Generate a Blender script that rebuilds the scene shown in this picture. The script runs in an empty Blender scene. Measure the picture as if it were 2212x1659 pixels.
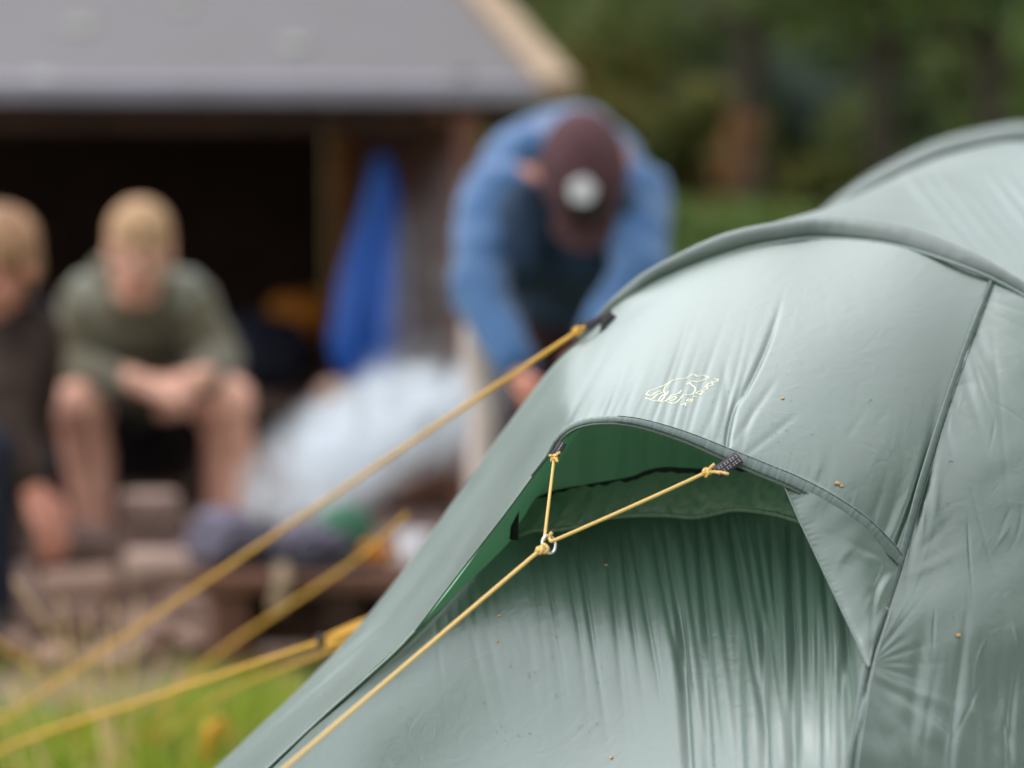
import bpy, bmesh, math, random
import numpy as np
from mathutils import Vector, Matrix, noise as mnoise
from mathutils.bvhtree import BVHTree
random.seed(7); rng = np.random.default_rng(7)
SC = bpy.context.scene; COL = SC.collection
R = math.radians

# ------------------------------------------------------------------ camera
FPX = 85/36*2212.0
CAMH = 0.95
TH = math.atan((829.5-400)/FPX)
cam = bpy.data.cameras.new('camera'); camo = bpy.data.objects.new('camera', cam); COL.objects.link(camo)
camo.location = (0, 0, CAMH); camo.rotation_euler = (math.pi/2-TH, 0, 0)
cam.lens = 85; cam.sensor_width = 36; cam.sensor_fit = 'HORIZONTAL'
cam.clip_start = 0.05; cam.clip_end = 600
cam.dof.use_dof = True; cam.dof.focus_distance = 2.19; cam.dof.aperture_fstop = 2.0
SC.camera = camo
# ------------------------------------------------------------------ world, sun, exposure
SUN_EL, SUN_AZ = R(62), R(-50)      # azimuth measured from +Y (away from camera) towards +X
w = bpy.data.worlds.new('World'); SC.world = w; w.use_nodes = True
nt = w.node_tree; nt.nodes.clear()
wo = nt.nodes.new('ShaderNodeOutputWorld'); bg = nt.nodes.new('ShaderNodeBackground')
sky = nt.nodes.new('ShaderNodeTexSky'); sky.sky_type = 'NISHITA'; sky.sun_disc = False
sky.sun_elevation = SUN_EL; sky.sun_rotation = SUN_AZ; sky.air_density = 1.0; sky.dust_density = 1.0
hs = nt.nodes.new('ShaderNodeHueSaturation'); hs.inputs['Saturation'].default_value = 0.24
nt.links.new(sky.outputs[0], hs.inputs['Color']); nt.links.new(hs.outputs[0], bg.inputs[0])
bg.inputs[1].default_value = 0.15
nt.links.new(bg.outputs[0], wo.inputs[0])
sl = bpy.data.lights.new('sun', 'SUN'); so = bpy.data.objects.new('sun', sl); COL.objects.link(so)
sl.energy = 0.6; sl.angle = R(160); sl.color = (1.0, 0.93, 0.83)
sd = Vector((math.sin(SUN_AZ)*math.cos(SUN_EL), math.cos(SUN_AZ)*math.cos(SUN_EL), math.sin(SUN_EL)))
so.rotation_euler = sd.to_track_quat('Z', 'Y').to_euler(); so.location = (0, 0, 10)
SC.view_settings.view_transform = 'Standard'; SC.view_settings.look = 'None'
SC.view_settings.gamma = 1.0; SC.view_settings.exposure = 1.62
SC.view_settings.use_curve_mapping = False
SC.cycles.use_denoising = True
SC.cycles.max_bounces = 8; SC.cycles.volume_bounces = 5; SC.cycles.volume_step_rate = 1.0; SC.cycles.transparent_max_bounces = 8

# ------------------------------------------------------------------ helpers
cT, sT = math.cos(TH), math.sin(TH)
def W(x, y, D):
    a = (x-1106)/FPX; b = (829.5-y)/FPX
    return Vector((D*a, D*(cT+b*sT), CAMH+D*(-sT+b*cT)))
def G(x, D):                                      # ground point below pixel column x at depth D
    b = (sT - CAMH/D)/cT
    return (x, 829.5-b*FPX, D)
def pix(P):                                       # world array (...,3) -> pixel arrays
    X, Y, Z = P[..., 0], P[..., 1], P[..., 2]-CAMH
    D = Y*cT-Z*sT; U = Y*sT+Z*cT
    return 1106+FPX*X/D, 829.5-FPX*U/D
def WA(a): return np.array([tuple(W(*p)) for p in a], float)

def cr_eval(P, t):                                # Catmull-Rom through P (n,...) at params t in 0..n-1
    n = len(P); t = np.clip(np.asarray(t, float), 0, n-1-1e-9); i = np.floor(t).astype(int); f = t-i
    Pe = np.concatenate([[2*P[0]-P[1]], P, [2*P[-1]-P[-2]]], 0)
    a, b, c, d = Pe[i], Pe[i+1], Pe[i+2], Pe[i+3]
    f = f.reshape((-1,)+(1,)*(P.ndim-1))
    return 0.5*(2*b+(c-a)*f+(2*a-5*b+4*c-d)*f*f+(3*b-a-3*c+d)*f**3)
def curve(pts, n):                                # arc-length resampled spline (world)
    P = np.asarray(pts, float); d = cr_eval(P, np.linspace(0, len(P)-1, 600))
    s = np.concatenate([[0], np.cumsum(np.linalg.norm(np.diff(d, axis=0), axis=1))])
    q = np.linspace(0, s[-1], n)
    return np.stack([np.interp(q, s, d[:, k]) for k in range(3)], 1)

def grid_obj_data(name, V, mat, smooth=True, flip=False, closed=False):
    r, c = V.shape[:2]
    idx = np.arange(r*c).reshape(r, c)
    if closed: idx = np.concatenate([idx, idx[:, :1]], 1)
    a, b, cc, d = idx[:-1, :-1], idx[:-1, 1:], idx[1:, 1:], idx[1:, :-1]
    F = np.stack([a, b, cc, d] if not flip else [d, cc, b, a], -1).reshape(-1, 4)
    me = bpy.data.meshes.new(name)
    me.vertices.add(r*c); me.vertices.foreach_set('co', V.reshape(-1).astype(np.float32))
    me.loops.add(F.size); me.loops.foreach_set('vertex_index', F.reshape(-1).astype(np.int32))
    me.polygons.add(len(F)); me.polygons.foreach_set('loop_start', (np.arange(len(F))*4).astype(np.int32))
    me.polygons.foreach_set('loop_total', np.full(len(F), 4, np.int32))
    me.update(calc_edges=True)
    me.polygons.foreach_set('use_smooth', np.full(len(F), smooth))
    if mat: me.materials.append(mat)
    me.validate()
    return me
def link(name, me, parent=None):
    o = bpy.data.objects.new(name, me); COL.objects.link(o)
    if parent is not None:
        o.parent = parent; o.matrix_parent_inverse = Matrix.Identity(4)
        o.location = -parent.location if parent.rotation_euler.z == 0 else o.location
    return o
def part(name, me, parent, label=None):
    o = link(name, me, parent)
    if label: o['label'] = label
    return o
def tag(o, label, cat, group=None):
    o['label'] = label; o['category'] = cat
    if group: o['group'] = group
    return o
def thing(name, label, cat, loc, group=None):
    o = bpy.data.objects.new(name, None); COL.objects.link(o); o.location = loc
    o.empty_display_size = 0.1
    return tag(o, label, cat, group)
def solo(name, me, label, cat, group=None): return tag(link(name, me), label, cat, group)

def normals(V, flip=False):
    gu = np.gradient(V, axis=1); gv = np.gradient(V, axis=0)
    n = np.cross(gu, gv); n /= np.linalg.norm(n, axis=-1, keepdims=True)+1e-12
    return n
def cam_side(V, n):                               # flip so most of it faces the camera
    d = V-np.array([0, 0, CAMH])
    return -1 if np.sum(np.sum(d*n, -1)) > 0 else 1
def patch(rows, nu, nv, disp=None, u_res=None):
    """rows: list of rows of (px,py,D) control points -> dense world grid nv x nu"""
    C = np.array([[tuple(W(*p)) for p in r] for r in rows], float)
    V = cr_eval(C, np.linspace(0, len(C)-1, nv))
    V = cr_eval(np.swapaxes(V, 0, 1), u_res if u_res is not None else np.linspace(0, C.shape[1]-1, nu))
    V = np.swapaxes(V, 0, 1)
    n = normals(V); s = cam_side(V, n)
    if disp is not None:
        px, py = pix(V)
        uu, vv = np.meshgrid(np.linspace(0, 1, V.shape[1]), np.linspace(0, 1, V.shape[0]))
        V = V+(s*n)*disp(px, py, uu, vv)[..., None]
    return V, s
def patch_obj(name, rows, nu, nv, mat, parent, disp=None, u_res=None):
    V, s = patch(rows, nu, nv, disp, u_res)
    return part(name, grid_obj_data(name, V, mat, flip=(s > 0) != True), parent), V
def ridge(px, py, a, b, w, amp, bow=0.0, soft=0.25):
    ax, ay = a; bx, by = b
    L = math.hypot(bx-ax, by-ay); tx, ty = (bx-ax)/L, (by-ay)/L
    t = ((px-ax)*tx+(py-ay)*ty)/L
    c = (px-ax)*(-ty)+(py-ay)*tx-bow*4*t*(1-t)
    win = 1/(1+np.exp(-(t)/(soft*0.15)))*1/(1+np.exp((t-1+soft)/(soft*0.35)))
    return amp*np.exp(-(c/w)**2)*win
def wav(px, py, seed, scale, ang=0.0, stretch=1.0, n=7):
    r = np.random.default_rng(seed); out = 0
    ca, sa = math.cos(ang), math.sin(ang)
    a = (px*ca+py*sa)/scale; b = (-px*sa+py*ca)/(scale*stretch)
    for k in range(n):
        q = r.uniform(0, 6.28); f = r.uniform(0.5, 1.6)*6.28
        kx, ky = math.cos(q)*f, math.sin(q)*f
        out = out+np.sin(a*kx+b*ky+r.uniform(0, 6.28)+0.8*np.sin(a*ky*.5-b*kx*.4+k))/n
    return out
def strip(name, P, width, N, mat, parent, height=0.0012, prof=7, pucker=0.0, pk=260, off=0.0, seed=1, label=None, thick=0.0006, side_only=False):
    """a raised tape following world points P, N = outward hint per point or vector"""
    P = np.asarray(P, float); n = len(P); width = np.broadcast_to(np.asarray(width, float), (n,))
    T = np.gradient(P, axis=0); T /= np.linalg.norm(T, axis=1, keepdims=True)
    N = np.broadcast_to(np.asarray(N, float), P.shape); S = np.cross(T, N); S /= np.linalg.norm(S, axis=1, keepdims=True)
    N2 = np.cross(S, T)
    s = np.concatenate([[0], np.cumsum(np.linalg.norm(np.diff(P, axis=0), axis=1))])
    r = np.random.default_rng(seed)
    rows = []
    m = prof
    pn = sum(np.sin(s*pk*f+r.uniform(0, 6)+1.5*np.sin(s*pk*.23*f)) for f in (1, 1.37, .71, 2.1))/4
    for j in range(m):
        q = -1+2*j/(m-1)
        h = height*(1-abs(q)**2.6)
        pu = pucker*pn*(0.35+0.65*abs(q))
        rows.append(P+S*(q*width/2)[:, None]+N2*(h+off+pu)[:, None])
    for j in (m-1, 0):
        q = -1+2*j/(m-1)
        rows.append(P+S*(q*width/2*.98)[:, None]+N2*(off-thick-height*.2))
    V = np.stack(rows, 1)
    me = grid_obj_data(name, V, mat, closed=True)
    return part(name, me, parent, label) if parent else me
def tube_data(name, P, rad, mat, seg=8, twist=0.0):
    P = np.asarray(P, float); n = len(P); rad = np.broadcast_to(np.asarray(rad, float), (n,))
    T = np.gradient(P, axis=0); T /= np.linalg.norm(T, axis=1, keepdims=True)+1e-12
    u = np.cross(T[0], [0.3, 0.2, 1.0]); u /= np.linalg.norm(u); V = np.zeros((n, seg, 3))
    for i in range(n):
        u = u-T[i]*np.dot(u, T[i]); u /= np.linalg.norm(u); v = np.cross(T[i], u)
        for k in range(seg):
            a = 2*math.pi*k/seg
            V[i, k] = P[i]+rad[i]*(math.cos(a)*u+math.sin(a)*v)
    # cap the ends by collapsing
    V = np.concatenate([np.repeat(P[:1, None], seg, 1), V, np.repeat(P[-1:, None], seg, 1)], 0)
    return grid_obj_data(name, V, mat, closed=True)
def joinme(name, mes, mats=None):
    bm = bmesh.new()
    for m in mes: bm.from_mesh(m)
    me = bpy.data.meshes.new(name); bm.to_mesh(me); bm.free()
    for m in (mats or [mes[0].materials[0]]): me.materials.append(m)
    for m in mes: bpy.data.meshes.remove(m)
    for p in me.polygons: p.use_smooth = True
    return me

# ------------------------------------------------------------------ materials
def mat(name):
    m = bpy.data.materials.new(name); m.use_nodes = True; n = m.node_tree
    return m, n.nodes, n.links, n.nodes['Principled BSDF']
def simple(name, col, rough=0.8, var=0.25, scale=12.0, bump=0.0, bscale=60.0, spec=0.3, col2=None, metal=0.0, sheen=0.0):
    m, N, L, b = mat(name)
    tc = N.new('ShaderNodeNewGeometry'); nz = N.new('ShaderNodeTexNoise'); nz.inputs['Scale'].default_value = scale
    nz.inputs['Detail'].default_value = 5
    L.new(tc.outputs['Position'], nz.inputs['Vector'])
    cr = N.new('ShaderNodeValToRGB'); e = cr.color_ramp.elements
    e[0].position = 0.32; e[1].position = 0.68
    c2 = col2 or tuple(min(1, c*(1+var)) for c in col)
    e[0].color = (*(c*(1-var) for c in col), 1); e[1].color = (*c2, 1)
    L.new(nz.outputs['Fac'], cr.inputs[0]); L.new(cr.outputs[0], b.inputs['Base Color'])
    b.inputs['Roughness'].default_value = rough; b.inputs['Specular IOR Level'].default_value = spec
    b.inputs['Metallic'].default_value = metal
    if sheen: b.inputs['Sheen Weight'].default_value = sheen
    if bump:
        n2 = N.new('ShaderNodeTexNoise'); n2.inputs['Scale'].default_value = bscale; n2.inputs['Detail'].default_value = 4
        L.new(tc.outputs['Position'], n2.inputs['Vector'])
        bp = N.new('ShaderNodeBump'); bp.inputs['Strength'].default_value = 0.6; bp.inputs['Distance'].default_value = bump
        L.new(n2.outputs['Fac'], bp.inputs['Height']); L.new(bp.outputs[0], b.inputs['Normal'])
    return m
def fabric(name, col, rough, gl0, gl1, trans, tcol, glcol=(0.87, 0.93, 0.92), bump=0.00006):
    """silicone coated ripstop: green diffuse + broad reflection of the sky + light coming through"""
    m = bpy.data.materials.new(name); m.use_nodes = True; N = m.node_tree.nodes; L = m.node_tree.links; N.clear()
    out = N.new('ShaderNodeOutputMaterial'); geo = N.new('ShaderNodeNewGeometry')
    nz = N.new('ShaderNodeTexNoise'); nz.inputs['Scale'].default_value = 900; nz.inputs['Detail'].default_value = 3
    n2 = N.new('ShaderNodeTexNoise'); n2.inputs['Scale'].default_value = 42; n2.inputs['Detail'].default_value = 6; n2.inputs['Distortion'].default_value = 1.6
    for q in (nz, n2): L.new(geo.outputs['Position'], q.inputs['Vector'])
    bp = N.new('ShaderNodeBump'); bp.inputs['Strength'].default_value = 0.5; bp.inputs['Distance'].default_value = bump
    b2 = N.new('ShaderNodeBump'); b2.inputs['Strength'].default_value = 0.5; b2.inputs['Distance'].default_value = bump*16
    L.new(nz.outputs[0], bp.inputs['Height']); L.new(n2.outputs[0], b2.inputs['Height']); L.new(b2.outputs[0], bp.inputs['Normal'])
    # faint colour wear
    n3 = N.new('ShaderNodeTexNoise'); n3.inputs['Scale'].default_value = 9; n3.inputs['Detail'].default_value = 6
    L.new(geo.outputs['Position'], n3.inputs['Vector'])
    cr = N.new('ShaderNodeValToRGB'); cr.color_ramp.elements[0].color = (*(c*.88 for c in col), 1); cr.color_ramp.elements[1].color = (*(c*1.12 for c in col), 1)
    L.new(n3.outputs[0], cr.inputs[0])
    df = N.new('ShaderNodeBsdfDiffuse'); L.new(cr.outputs[0], df.inputs[0]); L.new(bp.outputs[0], df.inputs['Normal'])
    tr = N.new('ShaderNodeBsdfTranslucent'); tr.inputs[0].default_value = (*tcol, 1); L.new(bp.outputs[0], tr.inputs['Normal'])
    gl = N.new('ShaderNodeBsdfGlossy'); gl.inputs[0].default_value = (*glcol, 1); L.new(bp.outputs[0], gl.inputs['Normal'])
    rr = N.new('ShaderNodeMapRange'); rr.inputs['To Min'].default_value = rough*.88; rr.inputs['To Max'].default_value = rough*1.12
    L.new(n3.outputs[0], rr.inputs['Value']); L.new(rr.outputs[0], gl.inputs['Roughness'])
    mx = N.new('ShaderNodeMixShader'); mx.inputs[0].default_value = trans; L.new(df.outputs[0], mx.inputs[1]); L.new(tr.outputs[0], mx.inputs[2])
    lw = N.new('ShaderNodeLayerWeight'); lw.inputs['Blend'].default_value = 0.5; L.new(bp.outputs[0], lw.inputs['Normal'])
    mr = N.new('ShaderNodeMapRange'); mr.inputs['To Min'].default_value = gl0; mr.inputs['To Max'].default_value = gl1
    pw = N.new('ShaderNodeMath'); pw.operation = 'POWER'; pw.inputs[1].default_value = 2.2
    L.new(lw.outputs['Facing'], pw.inputs[0]); L.new(pw.outputs[0], mr.inputs['Value'])
    m2 = N.new('ShaderNodeMixShader'); L.new(mr.outputs[0], m2.inputs[0]); L.new(mx.outputs[0], m2.inputs[1]); L.new(gl.outputs[0], m2.inputs[2])
    L.new(m2.outputs[0], out.inputs[0])
    return m
M = {}
M['fly'] = fabric('coated_green_nylon', (0.052, 0.094, 0.070), 0.40, 0.150, 0.52, 0.33, (0.20, 0.38, 0.26))
M['fly_in'] = fabric('green_nylon_inside', (0.21, 0.39, 0.26), 0.55, 0.03, 0.10, 0.6, (0.36, 0.68, 0.46))
M['inner'] = fabric('dark_green_inner_nylon', (0.21, 0.31, 0.22), 0.5, 0.03, 0.10, 0.45, (0.36, 0.62, 0.42))
M['flap'] = fabric('dark_green_flap_nylon', (0.13, 0.195, 0.125), 0.5, 0.03, 0.12, 0.3, (0.22, 0.37, 0.24), bump=0.0001)
M['tape'] = fabric('grey_green_seam_tape', (0.05, 0.085, 0.07), 0.48, 0.10, 0.42, 0.05, (0.05, 0.15, 0.08))
M['sleeve'] = fabric('grey_pole_sleeve', (0.055, 0.078, 0.066), 0.45, 0.08, 0.34, 0.08, (0.05, 0.1, 0.07))
M['black'] = simple('black_mesh_band', (0.008, 0.01, 0.009), 0.8)
M['web'] = simple('purple_grey_webbing', (0.055, 0.045, 0.065), 0.7, bump=0.0003, bscale=900)
M['stitch'] = simple('white_stitching', (0.6, 0.6, 0.58), 0.7)
M['thread'] = simple('dark_thread', (0.015, 0.03, 0.022), 0.8)
M['logo'] = simple('cream_print', (0.95, 0.90, 0.66), 0.6, var=0.05)
M['ring'] = simple('brushed_metal', (0.75, 0.75, 0.76), 0.3, metal=1.0, var=0.05)
M['seed'] = simple('tan_seed_husk', (0.50, 0.30, 0.13), 0.7, scale=400)

def cord_mat(name, c1, c2, rough=0.55):
    m, N, L, b = mat(name)
    g = N.new('ShaderNodeNewGeometry'); wv = N.new('ShaderNodeTexWave'); wv.inputs['Scale'].default_value = 260; wv.inputs['Distortion'].default_value = 2
    wv.bands_direction = 'DIAGONAL'
    L.new(g.outputs['Position'], wv.inputs['Vector'])
    mx = N.new('ShaderNodeMix'); mx.data_type = 'RGBA'; mx.inputs['A'].default_value = (*c1, 1); mx.inputs['B'].default_value = (*c2, 1)
    L.new(wv.outputs['Fac'], mx.inputs['Factor']); L.new(mx.outputs['Result'], b.inputs['Base Color'])
    bp = N.new('ShaderNodeBump'); bp.inputs['Distance'].default_value = 0.0003; bp.inputs['Strength'].default_value = .7
    L.new(wv.outputs['Fac'], bp.inputs['Height']); L.new(bp.outputs[0], b.inputs['Normal'])
    b.inputs['Roughness'].default_value = rough; b.inputs['Specular IOR Level'].default_value = 0.3
    return m
M['cord'] = cord_mat('yellow_braided_cord', (0.90, 0.62, 0.24), (0.78, 0.48, 0.14))
M['cord2'] = cord_mat('golden_braided_cord', (0.80, 0.46, 0.09), (0.66, 0.34, 0.05))

def drop_mat():
    m, N, L, b = mat('rain_water')
    b.inputs['Base Color'].default_value = (0.9, 0.95, 0.93, 1); b.inputs['Roughness'].default_value = 0.02
    b.inputs['Transmission Weight'].default_value = 1.0; b.inputs['IOR'].default_value = 1.33
    return m
M['drop'] = drop_mat()
M['skin'] = simple('skin', (0.74, 0.38, 0.27), 0.5, var=0.10, scale=14, col2=(0.84, 0.47, 0.35))
M['skin_red'] = simple('flushed_skin', (0.60, 0.26, 0.19), 0.55, var=0.12, scale=14)
M['hair'] = simple('sandy_hair', (0.46, 0.28, 0.15), 0.6, var=0.25, scale=40, bump=0.004, bscale=120)
M['hair2'] = simple('light_brown_hair', (0.36, 0.20, 0.11), 0.6, var=0.35, scale=25, bump=0.004, bscale=120)
M['olive'] = simple('olive_grey_fleece', (0.098, 0.086, 0.052), 0.95, var=0.18, scale=30, bump=0.003, bscale=90, sheen=.25)
M['pale_olive'] = simple('pale_grey_green_fleece', (0.24, 0.25, 0.20), 0.95, var=0.12, scale=30, sheen=.2)
M['darkshort'] = simple('black_shorts', (0.010, 0.010, 0.013), 0.9)
M['blue'] = simple('blue_jacket_cloth', (0.042, 0.118, 0.265), 0.8, var=0.18, scale=8, bump=0.006, bscale=25, sheen=.3)
M['navy'] = simple('navy_cloth', (0.016, 0.019, 0.034), 0.85, var=0.3)
M['shade_blue'] = simple('dark_blue_shade', (0.022, 0.045, 0.085), 0.85, var=0.25)  # shade colour for the underside of the bent blue jacket
M['maroon'] = simple('dark_maroon_cloth', (0.045, 0.018, 0.022), 0.85, var=0.25, bump=0.004, bscale=25)
M['capm'] = simple('maroon_cap_cloth', (0.075, 0.032, 0.038), 0.85, var=0.15)
M['white'] = simple('white_cloth', (0.62, 0.60, 0.63), 0.8, var=0.06)
M['darkbrown'] = simple('dark_brown_cloth', (0.030, 0.017, 0.011), 0.9, var=0.3)
M['shoe'] = simple('dark_grey_shoe', (0.05, 0.045, 0.045), 0.7)
M['eye'] = simple('dark_eye', (0.02, 0.015, 0.012), 0.3)
M['lip'] = simple('lip', (0.42, 0.12, 0.10), 0.5)
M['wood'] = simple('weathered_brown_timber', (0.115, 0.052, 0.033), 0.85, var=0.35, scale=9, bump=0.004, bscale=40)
M['wood_in'] = simple('dark_brown_boards', (0.034, 0.017, 0.011), 0.95, var=0.3, scale=9)  # darker brown than the weathered timber
M['wood_warm'] = simple('warm_brown_post', (0.42, 0.17, 0.055), 0.85, var=0.25, scale=7)
M['board'] = simple('tan_barge_board', (0.33, 0.24, 0.16), 0.75, var=0.12, scale=6)
M['felt'] = simple('grey_roofing_felt', (0.140, 0.130, 0.134), 0.75, var=0.03, scale=4, bump=0.003, bscale=200, col2=(0.145, 0.135, 0.143))
M['fascia'] = simple('lilac_grey_drip_edge', (0.20, 0.188, 0.222), 0.45, var=0.06, scale=5)
M['lichen'] = simple('pale_lichen', (0.24, 0.25, 0.22), 0.9)
M['bluecloth'] = simple('bright_blue_nylon', (0.004, 0.075, 0.36), 0.5, var=0.15, scale=6, spec=.5)
M['lilac'] = simple('lilac_grey_cloth', (0.26, 0.26, 0.38), 0.7, var=0.12, scale=9)
M['plastic'] = simple('white_blue_plastic_sheet', (0.74, 0.79, 0.88), 0.35, var=0.08, scale=7, spec=.6, col2=(0.86, 0.89, 0.94))
M['palegrey'] = simple('pale_blue_grey_sheet', (0.36, 0.42, 0.48), 0.5, var=0.1, scale=7)
M['cream'] = simple('cream_pink_canvas', (0.62, 0.52, 0.48), 0.8, var=0.08)
M['purple'] = simple('purple_grey_cloth', (0.135, 0.12, 0.165), 0.85, var=0.3, scale=16, bump=0.008, bscale=30)
M['blackpl'] = simple('black_plastic', (0.012, 0.013, 0.015), 0.5)
M['orange'] = simple('orange_nylon', (0.50, 0.17, 0.02), 0.7, var=0.15)
M['greencl'] = simple('dull_green_cloth', (0.05, 0.15, 0.09), 0.8, var=0.15)
M['red'] = simple('red_cloth', (0.32, 0.01, 0.012), 0.8)
M['yellow'] = simple('mustard_cloth', (0.42, 0.26, 0.02), 0.8)
M['logend'] = simple('sawn_wood_pinkish', (0.40, 0.28, 0.23), 0.85, var=0.15, scale=14)
M['bark'] = simple('log_bark', (0.11, 0.075, 0.058), 0.95, var=0.4, scale=22, bump=0.01, bscale=40)
M['logbark'] = simple('pinkish_brown_bark', (0.20, 0.13, 0.11), 0.95, var=0.35, scale=22, bump=0.01, bscale=40)
M['rock'] = simple('pinkish_grey_rock', (0.36, 0.235, 0.185), 0.9, var=0.25, scale=9, bump=0.01, bscale=25)
M['treebark'] = simple('dark_tree_bark', (0.075, 0.062, 0.045), 0.95, var=0.4, scale=14, bump=0.01, bscale=40)
M['straw'] = simple('dry_straw', (0.60, 0.42, 0.20), 0.8, var=0.3, scale=6)
M['peg'] = simple('orange_plastic_peg', (0.62, 0.30, 0.03), 0.5, var=0.1)
M['copper'] = simple('rust_autumn_leaves', (0.34, 0.17, 0.08), 0.8, var=0.3, scale=20)

def leaves(name, cols, trans=0.45, rough=0.6):
    m = bpy.data.materials.new(name); m.use_nodes = True; N = m.node_tree.nodes; L = m.node_tree.links; N.clear()
    out = N.new('ShaderNodeOutputMaterial'); g = N.new('ShaderNodeNewGeometry'); cr = N.new('ShaderNodeValToRGB')
    el = cr.color_ramp.elements
    while len(el) < len(cols): el.new(0.5)
    for i, c in enumerate(cols): el[i].position = i/(len(cols)-1); el[i].color = (*c, 1)
    L.new(g.outputs['Random Per Island'], cr.inputs[0])
    a = N.new('ShaderNodeBsdfPrincipled'); a.inputs['Roughness'].default_value = rough; L.new(cr.outputs[0], a.inputs['Base Color'])
    t = N.new('ShaderNodeBsdfTranslucent'); L.new(cr.outputs[0], t.inputs[0])
    mx = N.new('ShaderNodeMixShader'); mx.inputs[0].default_value = trans
    L.new(a.outputs[0], mx.inputs[1]); L.new(t.outputs[0], mx.inputs[2]); L.new(mx.outputs[0], out.inputs[0])
    return m
M['leaf'] = leaves('mixed_green_leaves', [(0.07, 0.12, 0.04), (0.12, 0.19, 0.055), (0.17, 0.235, 0.06), (0.20, 0.245, 0.07), (0.24, 0.23, 0.09)])
M['leafd'] = leaves('dark_green_leaves', [(0.068, 0.101, 0.041), (0.108, 0.155, 0.061), (0.149, 0.176, 0.061), (0.176, 0.176, 0.081)])
M['leafy'] = leaves('autumn_tinted_leaves', [(0.09, 0.13, 0.03), (0.15, 0.20, 0.045), (0.21, 0.23, 0.05), (0.27, 0.24, 0.06), (0.34, 0.22, 0.08)])
M['leafb'] = leaves('fresh_green_bush_leaves', [(0.081, 0.149, 0.034), (0.127, 0.230, 0.046), (0.172, 0.276, 0.057), (0.230, 0.276, 0.081)])
M['leafg'] = leaves('blue_grey_green_leaves', [(0.120, 0.168, 0.138), (0.180, 0.240, 0.198), (0.240, 0.312, 0.264)])
M['grass'] = leaves('grass_blades', [(0.132, 0.242, 0.011), (0.220, 0.363, 0.017), (0.330, 0.462, 0.022), (0.506, 0.484, 0.066), (0.638, 0.462, 0.220)], trans=0.35)

def ground_mat():
    m, N, L, b = mat('earth_and_turf')
    g = N.new('ShaderNodeNewGeometry')
    n1 = N.new('ShaderNodeTexNoise'); n1.inputs['Scale'].default_value = 1.3; n1.inputs['Detail'].default_value = 6
    n2 = N.new('ShaderNodeTexNoise'); n2.inputs['Scale'].default_value = 22; n2.inputs['Detail'].default_value = 6
    for q in (n1, n2): L.new(g.outputs['Position'], q.inputs['Vector'])
    c1 = N.new('ShaderNodeValToRGB'); c1.color_ramp.elements[0].color = (0.12, 0.07, 0.055, 1); c1.color_ramp.elements[1].color = (0.38, 0.26, 0.225, 1)
    c2 = N.new('ShaderNodeValToRGB'); c2.color_ramp.elements[0].color = (0.045, 0.085, 0.012, 1); c2.color_ramp.elements[1].color = (0.12, 0.17, 0.025, 1)
    L.new(n2.outputs[0], c1.inputs[0]); L.new(n2.outputs[0], c2.inputs[0])
    sp = N.new('ShaderNodeSeparateXYZ'); L.new(g.outputs['Position'], sp.inputs[0])
    # turf everywhere but on the trampled earth round the fireplace (y 4.9 .. 7.2, x < 0.3)
    def mr(src, a, bb):
        q = N.new('ShaderNodeMapRange'); q.inputs['From Min'].default_value = a; q.inputs['From Max'].default_value = bb; L.new(src, q.inputs['Value']); return q.outputs[0]
    def mth(op, a, bb):
        q = N.new('ShaderNodeMath'); q.operation = op
        for i, v in enumerate((a, bb)):
            if isinstance(v, (int, float)): q.inputs[i].default_value = v
            else: L.new(v, q.inputs[i])
        return q.outputs[0]
    y = mth('ADD', sp.outputs['Y'], mth('MULTIPLY', n1.outputs[0], 0.5))
    e = mth('MINIMUM', mth('MINIMUM', mr(y, 4.62, 4.85), mr(y, 8.2, 7.4)), mr(sp.outputs['X'], 0.7, 0.3))
    mx = N.new('ShaderNodeMix'); mx.data_type = 'RGBA'; L.new(e, mx.inputs['Factor']); L.new(c2.outputs[0], mx.inputs['A']); L.new(c1.outputs[0], mx.inputs['B'])
    L.new(mx.outputs['Result'], b.inputs['Base Color']); b.inputs['Roughness'].default_value = 0.95
    bp = N.new('ShaderNodeBump'); bp.inputs['Distance'].default_value = 0.02; L.new(n2.outputs[0], bp.inputs['Height']); L.new(bp.outputs[0], b.inputs['Normal'])
    return m
M['ground'] = ground_mat()
M['forest_floor'] = simple('mossy_forest_floor', (0.09, 0.11, 0.045), 0.95, var=0.4, scale=2, col2=(0.17, 0.14, 0.075))

# ------------------------------------------------------------------ setting: ground, hillside
def heightfield(name, x0, x1, y0, y1, nx, ny, f, m):
    xs = np.linspace(x0, x1, nx); ys = np.linspace(y0, y1, ny); X, Y = np.meshgrid(xs, ys)
    V = np.stack([X, Y, f(X, Y)], -1)
    me = grid_obj_data(name, V, m); return link(name, me)
def gz(X, Y):
    z = 0.012*np.sin(X*3.1+Y*1.7)+0.010*np.sin(X*1.3-Y*4.1)
    return np.where(np.hypot(X, Y) < 30, z, 0)-0.01
g = heightfield('ground', -150, 150, -150, 220, 220, 240, gz, M['ground']); g['kind'] = 'structure'
gl = heightfield('hillside', -60, 60, 15, 75, 60, 40, lambda X, Y: -0.3+np.maximum(0, Y-15.5)*0.42+0.5*np.sin(X*.5+Y*.3), M['forest_floor']); gl['kind'] = 'structure'

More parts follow.
